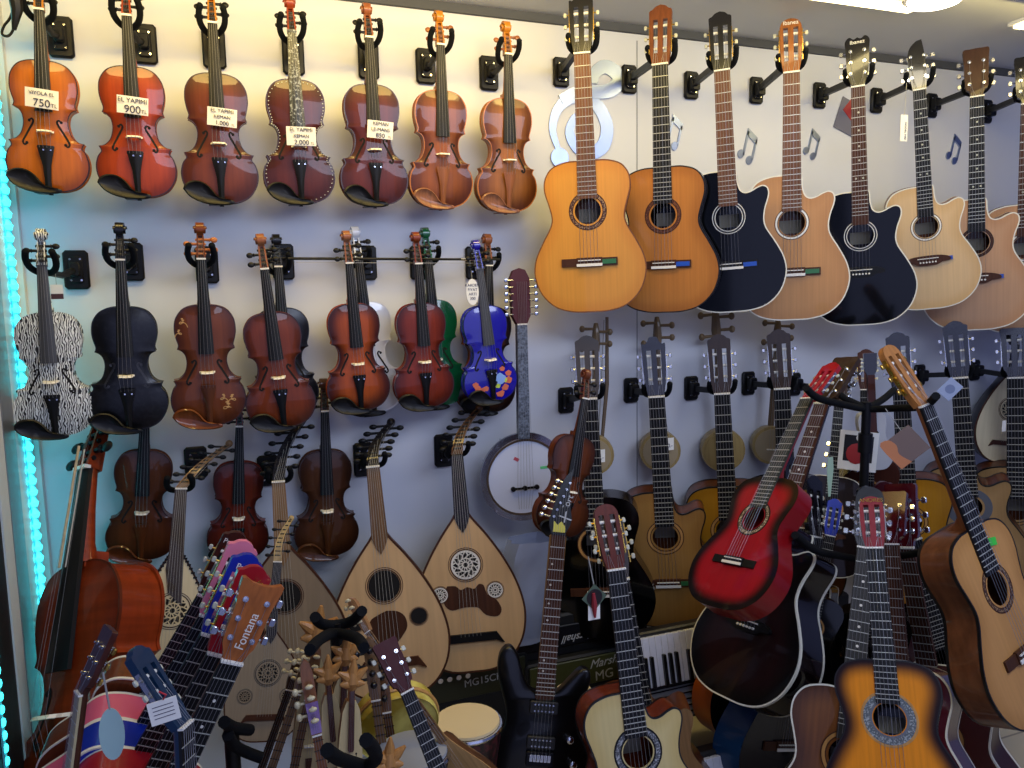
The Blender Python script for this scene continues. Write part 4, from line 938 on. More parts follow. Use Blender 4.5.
for p, n in (((601, 456), 'on the wall beside the hanging small violin'), ((670, 444), 'on the spike fiddle behind the natural lower guitar')):
    t = thing('price_tag', 'small white price slip '+n, 'price tag', 'hanging tags'); t.location = P(p[0], p[1], 2.41); MB().box((0, 0, 0), (.032, .001, .046)).build('card', M_PAPER, t); text('0.-', .02, M_INK, t, (0, -.001, -.006), name='handwriting')
    MB().cyl((0, 0, .02), (-.004, .02, .08), .0007, n=4).build('cord', M_NYL, t)
b = thing('fiddle_bow', 'wooden bow hanging on the wall right of the lower black guitar head', 'bow'); A = P(607, 317, 2.50); B = P(601, 452, 2.50); b.location = A
MB().tube([(0, 0, 0), tuple((B-A)*.5+Vector((.012, 0, 0))), tuple(B-A)], [.006, .008, .006], 8).build('stick', GHD, b); MB().tube([(-.012, 0, -.01), tuple(B-A+Vector((-.012, 0, .01)))], .002, 4).build('bow_hair', M_NYL, b)

# ================================================================== LOWER ROW GUITARS ON THE WALL
GL = 'guitars on the lower wall hangers'
TY = wood('guitar_top_yellow', 'b07a1c', 'a06c14', rough=.3, coat=.7, grain=.08, gs=(160, 160, 3)); TN = wood('guitar_top_cream_brown', 'a88658', '9a7a4e', rough=.35, coat=.5, grain=.08, gs=(160, 160, 3))
TC = wood('guitar_top_honey_dull', 'a0763c', '946a34', rough=.35, coat=.5, grain=.1, gs=(160, 160, 3)); GRY = plain('rosette_grey', '5c6068', .5)
HGR = plain('head_grey_brown', '3c3632', .35)
low = [
 ('black classical guitar with grey headstock behind the small hanging violin', TGB, SGD, 0, 'classic', HGR, None, None, (589, 399), (601, 638), 28, (565, 400), 'beside the small hanging violin'),
 ('natural cutaway classical guitar with black glossy headstock and thin neck', TC, SG, 1, 'wave', HD, BLB, None, (656.5, 397), (671, 627), 30, (630, 390), 'holding the natural cutaway classical guitar'),
 ('yellow topped classical guitar with brown headstock left of the red guitar', TY, SG, 0, 'classic', wood('head_dull_brown', '3a2a20', rough=.4), BLB, None, (722, 394), (733, 618), 32, (690, 388), 'holding the yellow guitar left of the red one'),
 ('dark topped guitar with pointed brown headstock above the red guitar', wood('guitar_top_tobacco', '5a3418', rough=.3), SGD, 0, 'classic', wood('head_dull_brown', '3a2a20', rough=.4), BLB, None, (782, 389), (792, 612), 34, (747, 383), 'holding the guitar above the red one'),
 ('amber yellow classical guitar with blue gleaming headstock right of the stand', TY, SG, 0, 'classic', HD, BLB, None, (901, 390), (914, 606), 44, (804, 392), 'half hidden behind the red headstock'),
 ('cream brown cutaway guitar with wide grey rosette and dark blue headstock', TN, SG, 1, 'classic', plain('head_navy', '10121e', .25, coat=.5), BLB, [GRY, GRY, GRY], (959.5, 378), (975, 590), 46, (918, 375), 'holding the guitar with the grey rosette'),
 ('light brown guitar with dark headstock at the lower right edge of the wall', TN, SG, 1, 'flat', plain('head_navy', '10121e', .25, coat=.5), BLB, [M_EBO, M_MAPLE, M_EBO], (1015.5, 378), (1018, 594), 48, (973, 370), 'holding the lower guitar at the right edge'),
]
for i, (lab, top, side, cut, head, hm, bind, ros, nut, bot, yaw, plate, hl) in enumerate(low):
    g = guitar('classical_guitar', lab, 'guitar', GL, top, side, 'classic', cut, neck=NKM if top is not TGB else SGD, board=M_EBG, head=head, headm=hm, bind=bind, ros=ros, tun=SIL, tunplate=SIL, D=.08, film=FG if i == 1 else None,
               ros_r=(.05, .074) if i == 5 else (.048, .062))
    gplace(g, nut, bot, yaw, *((2.33, 2.37) if i < 4 else (2.29, 2.31)))
    if i != 4: hanger('guitar_hanger', 'black wall hanger '+hl, 'guitar hangers of the lower row', plate, wpt(g, (0, .03, g['nut']+.012)), 'guitar', (.06, .095), yaw=yaw)
hanger('guitar_hanger', 'black wall hanger partly hidden behind the red guitar headstock', 'guitar hangers of the lower row', (793, 384), P(835, 388, 2.36), 'guitar', (.06, .095), yaw=40)

# small violin hanging in front
v = violin('violin', 'small chestnut violin hanging slanted in front of the black classical guitar', 'violin', 'violins on the wall', vw('violin_chestnut_dull', '5e2e14', '3a1a0a', burst=(.5, 1)), edge=DK, scroll=wood('scroll_rust_dull', '6a3820', rough=.4))
place(v, 0, (559, 537), 2.10, .486, (585, 399), 2.13, -4)

# ================================================================== LONG NECKED LUTES AND KEMENCES
def saz(lab, nut, body, dn, db, yaw=0, neckm=None, headm=None, pegm=None, facem=None, film=None, blk=False, headlen=.17, frets=True, back=False, bodyw=1.):
    r = thing('long_necked_lute', lab, 'lute', 'long necked lutes in the floor rack'); neckm = neckm or wood('saz_neck', '6e4a2c', rough=.45); pegm = pegm or M_PEARL; headm = headm or neckm
    H = crom([(0, 0), (.05, .006), (.09, .04), (.108, .095), (.102, .15), (.08, .22), (.05, .29), (.026, .35), (.016, .39)], 3); out = [(x*bodyw, z) for x, z in H]+[(-x*bodyw, z) for x, z in reversed(H[1:])]
    n = len(out); vs = []; ts = [1, .95, .8, .55, .25, 0]
    for t in ts:
        for x, z in out: c = min(max(z, .1), .2); vs.append((x*t, .002+.12*math.sqrt(max(0, 1-t*t)), c+(z-c)*t))
    MB().add(vs, [(i*n+k, i*n+(k+1) % n, (i+1)*n+(k+1) % n, (i+1)*n+k) for i in range(len(ts)-1) for k in range(n)]).build('bowl', wood('saz_bowl', '5a3a22', rough=.35, coat=.5, grain=.5, gs=(60, 10, 1)), r)
    MB().prism(out, -.001, .003).build('face', facem or wood('saz_face', 'b08a58', rough=.45, coat=.2), r)
    MB().box((0, -.005, .06), (.05, .010, .005)).build('bridge', M_BONE, r)
    nk = MB(); vs = []
    for z, w, dp in ((.36, .0165, .03), (.40, .0155, .024), (.86, .0125, .02)):
        for i in range(7): a = PI*i/6; vs.append((w*math.cos(a), -.004+dp*math.sin(a), z))
    nk.add(vs, [(i*7+j, i*7+(j+1) % 7, i*7+7+(j+1) % 7, i*7+7+j) for i in range(2) for j in range(7)]+[tuple(range(6, -1, -1)), tuple(14+j for j in range(7))])
    if frets:
        for q in range(15): nk.tube([(w_*.0145, -.0055, .845-.029*q) for w_ in (-1.05, 1.05)], .0013, 4, m=1)
    nk.build('neck', [neckm, M_EBO if not frets == 'wht' else M_NYL], r)
    MB().box((0, -.006, .862), (.026, .006, .004)).build('nut', M_BONE, r)
    T = Matrix.Translation((0, 0, .862)) @ Matrix.Rotation(math.radians(-14), 4, 'X'); h = MB(T)
    h.prism([(-.013, 0), (.013, 0), (.0165, .03), (.017, headlen*.8), (.012, headlen*.93), (0, headlen), (-.012, headlen*.93), (-.017, headlen*.8), (-.0165, .03)], -.006, .018); h.build('headstock', headm, r)
    if film: MB(T).prism([(-.0145, .004), (.0145, .004), (.0175, .09), (-.0175, .09)], -.0075, -.0062).build('coloured_patch', film, r)
    for q in range(7):
        k = MB(T)
        if q < 4: z = .045+.031*q; k.cyl((0, -.004, z), (0, -.022, z), .004, n=8); k.ball((0, -.029, z), (.012, .008, .007) if not blk else (.010, .012, .010), 8, k=5)
        else: z = .055+.035*(q-4); k.cyl((-.012, .006, z), (-.03, .006, z), .004, n=8); k.ball((-.038, .006, z), (.009, .007, .011), 8, k=5)
        k.build('tuning_peg', pegm, r)
    for q in (-1, 0, 1): MB().tube([T @ Vector((q*.004, -.008, .06)), (q*.007, -.008, .862), (q*.012, -.0115, .06)], .00045, 4).build('string', M_STR, r)
    place(r, .40, body, db, .86, nut, dn, yaw); return r
ND = wood('saz_neck_dark', '3e2818', rough=.5); NT = wood('saz_neck_tan', '7a5a38', rough=.5); CRP = plain('cream_peg', 'c8bc94', .4); BKP = plain('black_peg', '0e0e14', .3)
saz('dark brown long neck leaning left behind the others in the floor rack', (289, 690), (246, 812), 1.75, 1.75, 5, ND, headlen=.10, pegm=CRP)
saz('tan long neck with dark tied frets, second from the left in the rack', (297, 694), (250, 830), 1.66, 1.66, 5, NT, pegm=CRP)
saz('brown long neck with tied frets between the tan neck and the filmed one', (308, 700), (280, 835), 1.62, 1.62, 5, wood('saz_neck', '6e4a2c', rough=.45), pegm=CRP)
saz('long necked lute with purple film and cream pegs on its peg head', (317, 735), (341, 880), 1.30, 1.30, 0, wood('saz_neck_red', '7c4e30', rough=.45), pegm=CRP, film=plain('film_purple', '7a5c90', .25, coat=.5), headlen=.21)
saz('long neck with black knobs right of the pale kemences', (376, 700), (396, 850), 1.55, 1.55, 10, NT, pegm=BKP, blk=True)
saz('slim brown neck with black knobs beside the red headstock guitar', (387, 712), (408, 850), 1.62, 1.62, 12, wood('saz_neck', '6e4a2c', rough=.45), pegm=BKP, blk=True)
saz('long necked lute with striped neck and ribbed bowl right of the red headstock', (368, 632), (438, 733), 1.60, 1.50, 25, NT, wood('saz_head_pale', '9a7048', rough=.4), pegm=CRP, headlen=.15)

def kem(lab, head, end, d, boardm=None, yaw=0):
    r = thing('kemence', lab, 'fiddle', 'pale boat shaped kemences in the floor rack'); FC = wood('kemence_face', 'c0ac7c', rough=.45, coat=.2, grain=.1); HC = wood('kemence_head', 'b07c42', rough=.4, coat=.3)
    o_ = [(-.022, 0), (.022, 0), (.046, .02), (.05, .10), (.044, .24), (.034, .34), (.018, .38), (-.018, .38), (-.034, .34), (-.044, .24), (-.05, .10), (-.046, .02)]
    m = MB(); m.prism(o_, .003, .045); m.build('body', wood('kemence_side', '8a6238', rough=.4), r); MB().prism([(x*1.03, z) for x, z in o_], -.001, .003).build('face', FC, r)
    for s in (-1, 1):
        m = MB(); m.prism([(s*.026-.001, .10), (s*.026+.001, .10), (s*.023+.001, .17), (s*.023-.001, .17)], -.0022, 0)
        for z, x in ((.10, .026), (.17, .023)): m.disc((s*x, z), .004, -.0022, 0, 10)
        m.build('sound_slot', M_DARK, r)
    m = MB(); m.prism([(-.012, .19), (-.008, .183), (.008, .183), (.012, .19), (.010, .44), (-.010, .44)], -.014, -.002); m.build('fingerboard', boardm or wood('kemence_board', '4a2a20', rough=.4), r)
    MB().tube([(0, .012, .36), (0, .010, .43)], [.018, .013], 8).build('neck', HC, r)
    h = MB(); h.tube([(0, .004, .425), (0, -.004, .46), (0, -.008, .50)], [.018, .034, .024], 10)
    for px, pz, ex, ez in ((-.01, .47, -.052, .505), (.01, .47, .05, .515), (0, .48, .004, .555), (-.012, .455, -.045, .455), (.012, .455, .042, .452)): h.tube([(px, -.006, pz), ((px+ex)/2, -.016, (pz+ez)/2), (ex*1.15, -.022, ez)], [.022, .018, .005], 8)
    h.build('carved_head', HC, r)
    MB().box((0, -.008, .11), (.034, .014, .004)).build('bridge', M_BONE, r); MB().prism([(-.006, .02), (.006, .02), (.010, .07), (-.010, .07)], -.008, -.002).build('tailpiece', M_ROSE, r)
    for q in (-1, 0, 1): MB().tube([(q*.003, -.016, .46), (q*.004, -.0155, .43), (q*.008, -.017, .11), (q*.006, -.009, .065)], .0004, 4).build('string', M_STR, r)
    place(r, .183, end, d, .46, head, d+.02, yaw); return r
kem('pale kemence with carved three point head tilted left, frontmost left', (328, 676), (333, 741), 1.42)
kem('pale kemence with brown fingerboard, frontmost right of the pale pair', (352, 681), (350.5, 751), 1.36)
kem('pale kemence whose carved head rises above the front pair', (345, 656), (342, 728), 1.50)
kem('pale kemence with pointed head at the left under the rack arm', (317, 634), (311, 722), 1.66)
kem('wooden kemence with only its pointed carved tip showing at the bottom edge', (389, 762), (392, 840), 1.22)

# headstock guitar with dark red head
RDL = plain('wine_lacquer', '3c0812', .5, coat=0, spec=.2)
g = guitar('classical_guitar', 'guitar with dark wine red headstock and white knobs leaning in the floor rack', 'guitar', 'guitars in the floor racks', RDL, RDL, 'steel', 0, neck=plain('neck_black_red', '1c0a0c', .3), board=M_EBG, head='flat', headm=RDL, tun=M_PEARL)
place(g, .50, (450, 800), 1.32, g['nut'], (407, 692), 1.40, -12)

# ================================================================== FLOOR RACKS
def rack(name, lab, base, H, yokes, pole_top):
    r = thing(name, lab, 'instrument stand', 'foam armed instrument stands'); r.location = (base.x, base.y, 0)
    MB().cyl((0, 0, .05), (0, 0, pole_top-.0), .014, n=12).build('pole', M_PLAST, r)
    for a in (.6, 2.6, 4.6): MB().tube([(0, 0, .25), (.16*math.cos(a), .16*math.sin(a), .10), (.28*math.cos(a), .28*math.sin(a), .012)], .011, 8).build('leg', M_PLAST, r)
    MB().cyl((0, 0, pole_top-.16), (0, 0, pole_top-.10), .022, n=12).build('collar', M_PLAST, r)
    for pts in yokes: MB().tube(crom([tuple(Vector(q)-r.location) for q in pts], 4), .011, 10).build('foam_arm', M_FOAM, r)
    return r
def PP(*l): return [P(*q) for q in l]
b = P(337, 640, 1.56)
rack('instrument_rack', 'black rack with foam arms above the carved heads at bottom centre', b, 1, [
  PP((315, 617, 1.50), (322, 624, 1.54), (337, 625, 1.56), (352, 621, 1.54), (362, 611, 1.48)), PP((310, 650, 1.38), (318, 641, 1.45), (330, 634, 1.52), (343, 634, 1.52), (358, 639, 1.44), (364, 648, 1.38)),
  PP((327, 750, 1.12), (338, 758, 1.16), (352, 763, 1.2), (366, 766, 1.22), (376, 758, 1.18), (373, 748, 1.14), (366, 740, 1.10))], P(337, 622, 1.56).z)
b = P(866, 420, 1.84)
rack('instrument_rack', 'tall black rack with foam arms holding the red guitar and the brown guitar', b, 1, [
  PP((806, 388, 1.72), (818, 398, 1.74), (845, 405, 1.80), (867, 409, 1.84), (900, 408, 1.72), (924, 406, 1.55), (936, 396, 1.46)), PP((840, 395, 1.9), (852, 402, 1.87), (867, 407, 1.84), (882, 400, 1.88), (894, 390, 1.94)),
  PP((795, 535, 1.6), (815, 550, 1.66), (840, 556, 1.74), (866, 560, 1.83)), PP((866, 560, 1.83), (900, 556, 1.72), (925, 551, 1.62), (938, 543, 1.54))], P(866, 402, 1.84).z)
b = P(232, 742, 1.25)
rack('instrument_rack', 'black foam armed rack behind the guitar necks at bottom left', P(232, 742, 1.5), 1, [
  PP((228, 735, 1.42), (234, 745, 1.46), (246, 752, 1.5), (262, 758, 1.5)), PP((224, 722, 1.40), (235, 728, 1.46), (250, 730, 1.5))], P(232, 728, 1.5).z)

# ================================================================== GUITARS BOTTOM LEFT
GF = 'guitars in the floor racks'
def col(n, c): return plain(n, c, .35, coat=.45, spec=.3)
PK = col('pink_lacquer', 'd8607c'); BL_ = col('royal_blue_lacquer', '122a98'); RD = col('red_lacquer', '9a1420'); BR_ = wood('brown_lacquer', '6a3418', rough=.25, coat=.8); OR_ = wood('amber_brown', 'a05a28', rough=.3, coat=.7)
def fl(lab, nut, join, dn, dj, top, side, headm, head='classic', kind='classic', yaw=-6, **k):
    g = guitar('classical_guitar' if kind == 'classic' else 'acoustic_guitar', lab, 'guitar', GF, top, side, kind, 0, neck=k.pop('neck', headm), board=k.pop('board', M_EBG), head=head, headm=headm, bind=IVB, **k)
    place(g, g['nut']-(.36 if kind == 'steel' else .325), join, dj, g['nut'], nut, dn, yaw); return g
YB = plain('yellow_label', 'd8c070', .5)
fl('dark brown slotted headstock guitar, rearmost of the coloured row at bottom left', (206.5, 596.5), (156, 685), 1.50, 1.56, BR_, BR_, wood('head_dark_red_brown', '3c1a14', rough=.3, coat=.5), yaw=-2, logo='Prelude')
fl('pink guitar with pink slotted headstock at bottom left', (209.5, 617), (149, 724), 1.44, 1.49, PK, PK, plain('pink_satin', 'e07a90', .35))
fl('royal blue guitar with blue headstock between the pink and the red one', (212, 636), (147, 752), 1.375, 1.42, BL_, BL_, BL_, logo='Pablo')
fl('red guitar with red slotted headstock in front of the blue one', (219, 655), (153, 782), 1.31, 1.35, RD, RD, RD, logo='Lucida', logom=M_GOLD)
fl('steel string guitar with flared amber headstock, frontmost at bottom left', (231.5, 662), (160, 812), 1.24, 1.28, OR_, OR_, OR_, head='flare', kind='steel', dots=M_BONE, tun=M_CHROME, logo=None)
lt = bpy.data.objects['acoustic_guitar.004'] if 'acoustic_guitar.004' in bpy.data.objects else None
ag = [o for o in COL.objects if o.get('label', '').startswith('steel string guitar with flared amber')][0]
text('Fontana', .026, M_BONE, ag, (0, -.006, ag['nut']+.075), (PI/2+math.radians(-12), -PI/2, 0), 'logo')
g = guitar('classical_guitar', 'guitar seen edge on with cream fretboard edge and golden tuners at far bottom left', 'guitar', GF, wood('guitar_top_mahogany', '4a2014', rough=.3), SGM, 'steel', 0, neck=wood('neck_red_brown', '4a2418', rough=.3), board=plain('cream_board_edge', 'c0b080', .4), head='flat', headm=wood('head_red_brown', '45201a', rough=.35), tun=M_GOLD, bind=IVB, headtilt=17)
place(g, .50, (62, 830), 1.12, g['nut'], (80, 694), 1.14, 68)
g = guitar('classical_guitar', 'blue necked guitar with pearl knobs and white tag on its slotted headstock', 'guitar', GF, col('petrol_blue', '0c2c48'), col('petrol_blue', '0c2c48'), 'classic', 0, board=M_EBG, head='classic', headm=col('petrol_blue', '0c2c48'), tunplate=SIL, headtilt=30)
place(g, .49, (192, 880), 1.02, g['nut'], (184, 726), 1.05, -66)
t = thing('price_tag', 'pale green oval tag hanging from the edge on guitar headstock at bottom left', 'price tag', 'hanging tags'); t.location = P(112, 734, 1.08)
MB().disc((0, 0), .036, -.0006, .0006, 28, sx=.42).build('card', plain('oval_tag', 'a8c8c0', .6), t); MB().cyl((0, 0, .034), (-.006, .01, .082), .0014, n=5).build('cord', M_NYL, t)
t = thing('price_tag', 'white card tag with red string on the blue guitar headstock', 'price tag', 'hanging tags'); t.location = P(164, 711, .99)
m = MB(Matrix.Rotation(-.15, 4, 'Y')); m.box((0, 0, 0), (.034, .001, .03)); m.build('card', M_PAPER, t); MB().tube([(0, 0, .015), (.004, -.004, .022), (-.004, .0, .026)], .0012, 5).build('cord', plain('red_cord', 'b02030', .6), t)
for i in range(4): MB(Matrix.Rotation(-.15, 4, 'Y')).box((0, -.0008, .008-.005*i), (.024, .0004, .0007)).build('handwriting', M_INK, t)

# ================================================================== CENTRE: BOXES, AMPS, DRUMS, KEYBOARDS
M_AMP = plain('amp_vinyl', '0c0e10', .6, bump=.2); M_AMPG = plain('amp_olive_panel', '242818', .45); WL = plain('white_lettering', 'b8bcc0', .5)
def box_at(name, lab, cat, x0, x1, y0, y1, Y, D, mat, panel=None, grp=None):
    A = P(x0, y1, Y); B = P(x1, y0, Y); A2 = P(x1, y1, Y); w = B.x-A.x; zt = P((x0+x1)/2, y0, Y).z; zb = max(.02, P((x0+x1)/2, y1, Y).z); h = zt-zb
    r = thing(name, lab, cat, grp); r.location = ((A.x+B.x)/2, Y, zb)
    MB().box((0, D/2, h/2), (w, D, h), 0, .012).build('cabinet', mat, r); return r, w, h
r, w_, h_ = box_at('guitar_amplifier', 'black practice amp lettered MG15CF below the ouds', 'amplifier', 405, 528, 662, 800, 2.40, .14, M_AMP)
MB().box((0, -.004, h_-.07), (w_*.94, .008, .11), 0, .003).build('control_panel', M_AMPG, r); MB().box((0, -.003, h_*.42), (w_*.9, .006, h_*.6), 0, .003).build('speaker_grille', plain('grille', '121416', .9, bump=.6, bscale=900), r)
text('MG15CF', .036, WL, r, (.055, -.009, h_-.072), (PI/2, math.radians(-2), 0))
for q in range(6): MB().cyl((-.16+.032*q, -.02, h_-.04), (-.16+.032*q, -.008, h_-.04), .009, n=12).build('control_knob', M_CHROME, r)
r, w_, h_ = box_at('guitar_amplifier', 'black practice amp with white script lettering behind the electric guitar', 'amplifier', 528, 640, 655, 800, 2.38, .16, M_AMP)
MB().box((0, -.004, h_-.06), (w_*.94, .008, .1), 0, .003).build('control_panel', plain('amp_olive_light', '3e4222', .4), r); MB().box((0, -.003, h_*.42), (w_*.9, .006, h_*.6), 0, .003).build('speaker_grille', plain('grille', '121416', .9), r)
text('Marshall', .045, WL, r, (.09, -.009, h_-.035), (PI/2, math.radians(-3), 0), shear=.4); text('MG', .05, WL, r, (.075, -.009, h_-.085), (PI/2, math.radians(-3), 0))
r, w_, h_ = box_at('guitar_amplifier', 'upper black amp stacked upside down behind the black classical guitar', 'amplifier', 505, 648, 612, 653, 2.41, .14, M_AMP)
MB().box((0, -.004, h_*.5), (w_*.9, .008, h_*.5), 0, .003).build('control_panel', plain('amp_black_panel', '0a0c14', .4), r)
text('Marshall', .04, WL, r, (0, -.009, h_*.42), (PI/2, PI, 0), shear=.4)
PLB = plain('plastic_bag', 'a8b4d0', .2, coat=1, bump=1., bscale=18, alpha=.55)
t = thing('plastic_bag', 'crumpled clear plastic bag standing against the wall right of the carved rose oud', 'bag'); t.location = P(514, 640, 2.42)
m = MB(); vs = []; N = 16
random.seed(3)
for j in range(9):
    for i in range(N): a = 2*PI*i/N; k = 1+.12*math.sin(5*a+j)+random.uniform(-.06, .06); vs.append((.10*math.cos(a)*k*(1.1-.02*j)+.01*j, .06*math.sin(a)*k, .045*j))
m.add(vs, [(j*N+i, j*N+(i+1) % N, (j+1)*N+(i+1) % N, (j+1)*N+i) for j in range(8) for i in range(N)]+[tuple(range(N-1, -1, -1))]); m.build('bag', PLB, t)
def drum(lab, px, rpx, Y, H, shell, skinm, tilt=0, cat='drum'):
    c = P(px[0], px[1], Y); r = thing('hand_drum', lab, cat); R_ = rpx; r.location = (c.x, c.y, max(0.0, c.z-H)); z = c.z-r.location.z
    MB().lathe((0, 0, 0), [(R_*.6, 0), (R_*.55, z*.3), (R_*.8, z*.7), (R_, z*.93), (R_, z)], n=32).build('shell', shell, r)
    MB().lathe((0, 0, z), [(R_*.99, 0), (R_*.97, .006), (R_*.5, .008), (.001, .008)], n=32).build('skin', skinm, r)
    k = MB(); pts = [(R_*1.02*math.cos(2*PI*i/28), R_*1.02*math.sin(2*PI*i/28), z-.006) for i in range(28)]; k.tube(pts, .006, 6, closed=True); k.build('hoop', M_CHROME, r)
    return r
drum('dark red hand drum with pale glowing skin in front of the amp', (467, 722), .085, 1.78, .5, speck('drum_shell', '1a0c10', '4a1820', 60), plain('calf_skin', 'd0bc90', .5))
drum('small hand drum between the electric guitar horns', (574, 692), .055, 1.98, .45, M_AMP, plain('calf_skin', 'd0bc90', .5))
drum('grey hand drum beside the wine red headstock guitar', (412, 752), .075, 1.5, .4, M_AMP, plain('grey_skin', '8e9298', .5))
r = thing('frame_drum', 'yellow frame drum standing behind the wine red headstock guitar', 'drum'); c = P(396, 722, 1.72); r.location = c
R_ = .10; MB(Matrix.Rotation(.3, 4, 'X')).lathe((0, 0, 0), [(R_, .03), (R_, -.02), (R_*.98, -.024), (R_*.95, -.02), (.002, -.02)], 'y', 36).build('skin_and_frame', speck('yellow_drum', '9a8018', 'd8cc6a', 12, lo=.4, hi=.65), r)
MB(Matrix.Rotation(.3, 4, 'X')).tube([(R_*1.01*math.cos(2*PI*i/30), .0, R_*1.01*math.sin(2*PI*i/30)) for i in range(30)], .006, 6, closed=True).build('hoop', M_MAPLE, r)

def keyboard(lab, px, Y, W, tilt, keymat=True, flip=True, roll=0):
    r = thing('electronic_keyboard', lab, 'keyboard', 'keyboards leaning behind the guitars'); H = .30
    MB().box((0, .03, H/2), (W, .06, H), 0, .01).build('case', plain('keyboard_case', '16161a', .4), r)
    WK = plain('white_key', 'd4d8e4', .25, coat=.5); KW = .0235; n = int((W-.06)/KW); x0 = -n*KW/2; kz0, kz1 = .125, .285
    for i in range(n):
        MB().box((x0+KW*(i+.5), -.008, (kz0+kz1)/2), (KW-.0015, .018, kz1-kz0), 0, .002).build('white_key', WK, r)
    for i in range(n-1):
        if (i % 7) in (0, 1, 3, 4, 5): MB().box((x0+KW*(i+1), -.022, kz0+.05), (.0115, .014, .10), 0, .002).build('black_key', M_BLK, r)
    MB().box((0, -.003, .06), (W*.96, .006, .10), 0, .002).build('control_panel', plain('panel_silver_grey', '8a8c90', .4), r)
    for q in range(5): MB().box((0, -.0075, .025+.02*q), (W*.9, .003, .004)).build('slot_line', M_BLK, r)
    c = P(px[0], px[1], Y); r.matrix_world = Matrix.Translation(c) @ Matrix.Rotation(math.radians(roll), 4, 'Z') @ Matrix.Rotation(math.radians(-tilt), 4, 'X'); return r
keyboard('white keyed keyboard stood on its side behind the black acoustic guitar', (714, 712), 2.06, .62, 14)
keyboard('second keyboard at the bottom with only a few white keys showing', (735, 850), 1.80, .60, 14)
r, w_, h_ = box_at('amplifier_case', 'dark blue grey cloth gig bag standing behind the black guitars', 'gig bag', 775, 850, 600, 830, 2.28, .14, plain('gigbag_cloth', '14161e', .7))
MB().box((0, -.01, h_*.55), (w_*.7, .03, h_*.4), 0, .02).build('pocket', plain('gigbag_cloth2', '1c2030', .6), r); r.name = 'gig_bag'
MB().tube([(-w_*.3, -.012, h_*.1), (-w_*.3, -.016, h_*.8), (w_*.3, -.016, h_*.8)], .004, 6).build('zip', M_PLAST, r)

# electric guitar
e = thing('electric_guitar', 'black electric guitar with white lettered reversed headstock at bottom centre', 'guitar', None)
EB = crom([(0, 0), (.06, .004), (.12, .03), (.15, .08), (.155, .13), (.135, .18), (.112, .22), (.105, .26), (.118, .31), (.135, .36), (.13, .395), (.105, .40), (.075, .37), (.045, .335), (.028, .325)], 4)
EBL = crom([(-.028, .325), (-.05, .34), (-.07, .38), (-.088, .425), (-.115, .45), (-.14, .43), (-.145, .38), (-.128, .32), (-.11, .265), (-.112, .22), (-.14, .17), (-.16, .12), (-.155, .06), (-.12, .02), (-.06, 0)], 4)
out = EB+EBL; m = MB(); i2 = inset_poly(out, .008); n = len(out); vs = [(x, y, z) for pl, y in ((i2, -.006), (inset_poly(out, .002), -.002), (out, .004), (out, .034), (i2, .042)) for x, z in pl]
m.add(vs, [(q*n+j, q*n+(j+1) % n, (q+1)*n+(j+1) % n, (q+1)*n+j) for q in range(4) for j in range(n)]+[tuple(range(n)), tuple(4*n+j for j in range(n-1, -1, -1))]); m.build('body', M_BLK, e)
zb = .14; zn = zb+.648
m = MB(); m.box((0, .002, (zn+.30)/2), (.05, .022, zn-.30), 0, .006); m.build('neck', wood('neck_maple_dull', '7a5c34', rough=.4), e)
m = MB(); m.prism([(-.0215, zn), (.0215, zn), (.028, .31), (-.028, .31)], -.016, -.009)
for q in range(1, 23):
    z = zn-.648*(1-2**(-q/12)); w = .0215+.0065*(zn-z)/(zn-.31); m.box((0, -.0165, z), (2*w, .002, .002), 1)
for q in (3, 5, 7, 9, 15, 17): z = zn-.648*(1-(2**(-q/12)+2**(-(q-1)/12))/2); m.disc((-.012, z), .003, -.0168, -.012, 10, 2)
m.build('fretboard', [M_ROSE, M_FRET, M_BONE], e, smooth=False); MB().box((0, -.014, zn+.002), (.043, .01, .004)).build('nut', M_BLK, e)
T = Matrix.Translation((0, -.004, zn+.004)) @ Matrix.Rotation(math.radians(-9), 4, 'X'); m = MB(T)
m.prism([(-.0215, 0), (.0215, 0), (.034, .026), (.038, .045), (.028, .10), (.026, .14), (.036, .20), (.014, .175), (-.004, .14), (-.022, .07), (-.030, .04), (-.029, .02)], -.006, .008); m.build('headstock', M_BLK, e)
MB(T).prism([(-.018, .003), (.020, .003), (.018, .022), (.006, .036), (-.004, .024), (-.016, .036)], -.0072, -.005).build('truss_cover', plain('truss_yellow', 'c8c040', .3, coat=1), e)
for q in range(6):
    k = MB(T); x, z = -.026+.0085*q, .048+.021*q; k.cyl((x+.008, .002, z), (x+.008, -.014, z), .0042, n=10); k.cyl((x, .002, z), (x-.022, .002, z+.004), .003, n=6); k.ball((x-.028, .002, z+.005), (.010, .006, .008), 8, k=5); k.build('tuning_peg', M_CHROME, e)
text('X', .045, WL, e, T @ Vector((.018, -.0075, .045)), (PI/2, -.6, 0), 'logo'); text('Cort', .028, WL, e, T @ Vector((.021, -.0075, .09)), (PI/2, -1.25, 0), 'logo')
for z in (.285, .185):
    m = MB(); m.box((0, -.012, z), (.084, .014, .036), 0, .004); m.build('pickup', plain('pickup_black', '141416', .5), e)
    for q in range(6):
        for dz in (-.009, .009): MB().cyl((-.0265+.0106*q, -.0205, z+dz), (-.0265+.0106*q, -.018, z+dz), .0028, n=8).build('pole_piece', M_CHROME, e)
m = MB(); m.box((0, -.012, zb), (.08, .014, .04), 0, .003); m.build('bridge', plain('bridge_black', '1c1c20', .3, metal=.8), e)
for q in range(6): MB().box((-.0265+.0106*q, -.021, zb+.004), (.009, .008, .02), 0, .001).build('bridge_saddle', M_CHROME, e)
for x, z in ((.085, .20), (.10, .13)): MB().lathe((x, 0, z), [(.011, -.006), (.011, -.020), (.008, -.022)], 'y', 16).build('control_knob', M_CHROME, e)
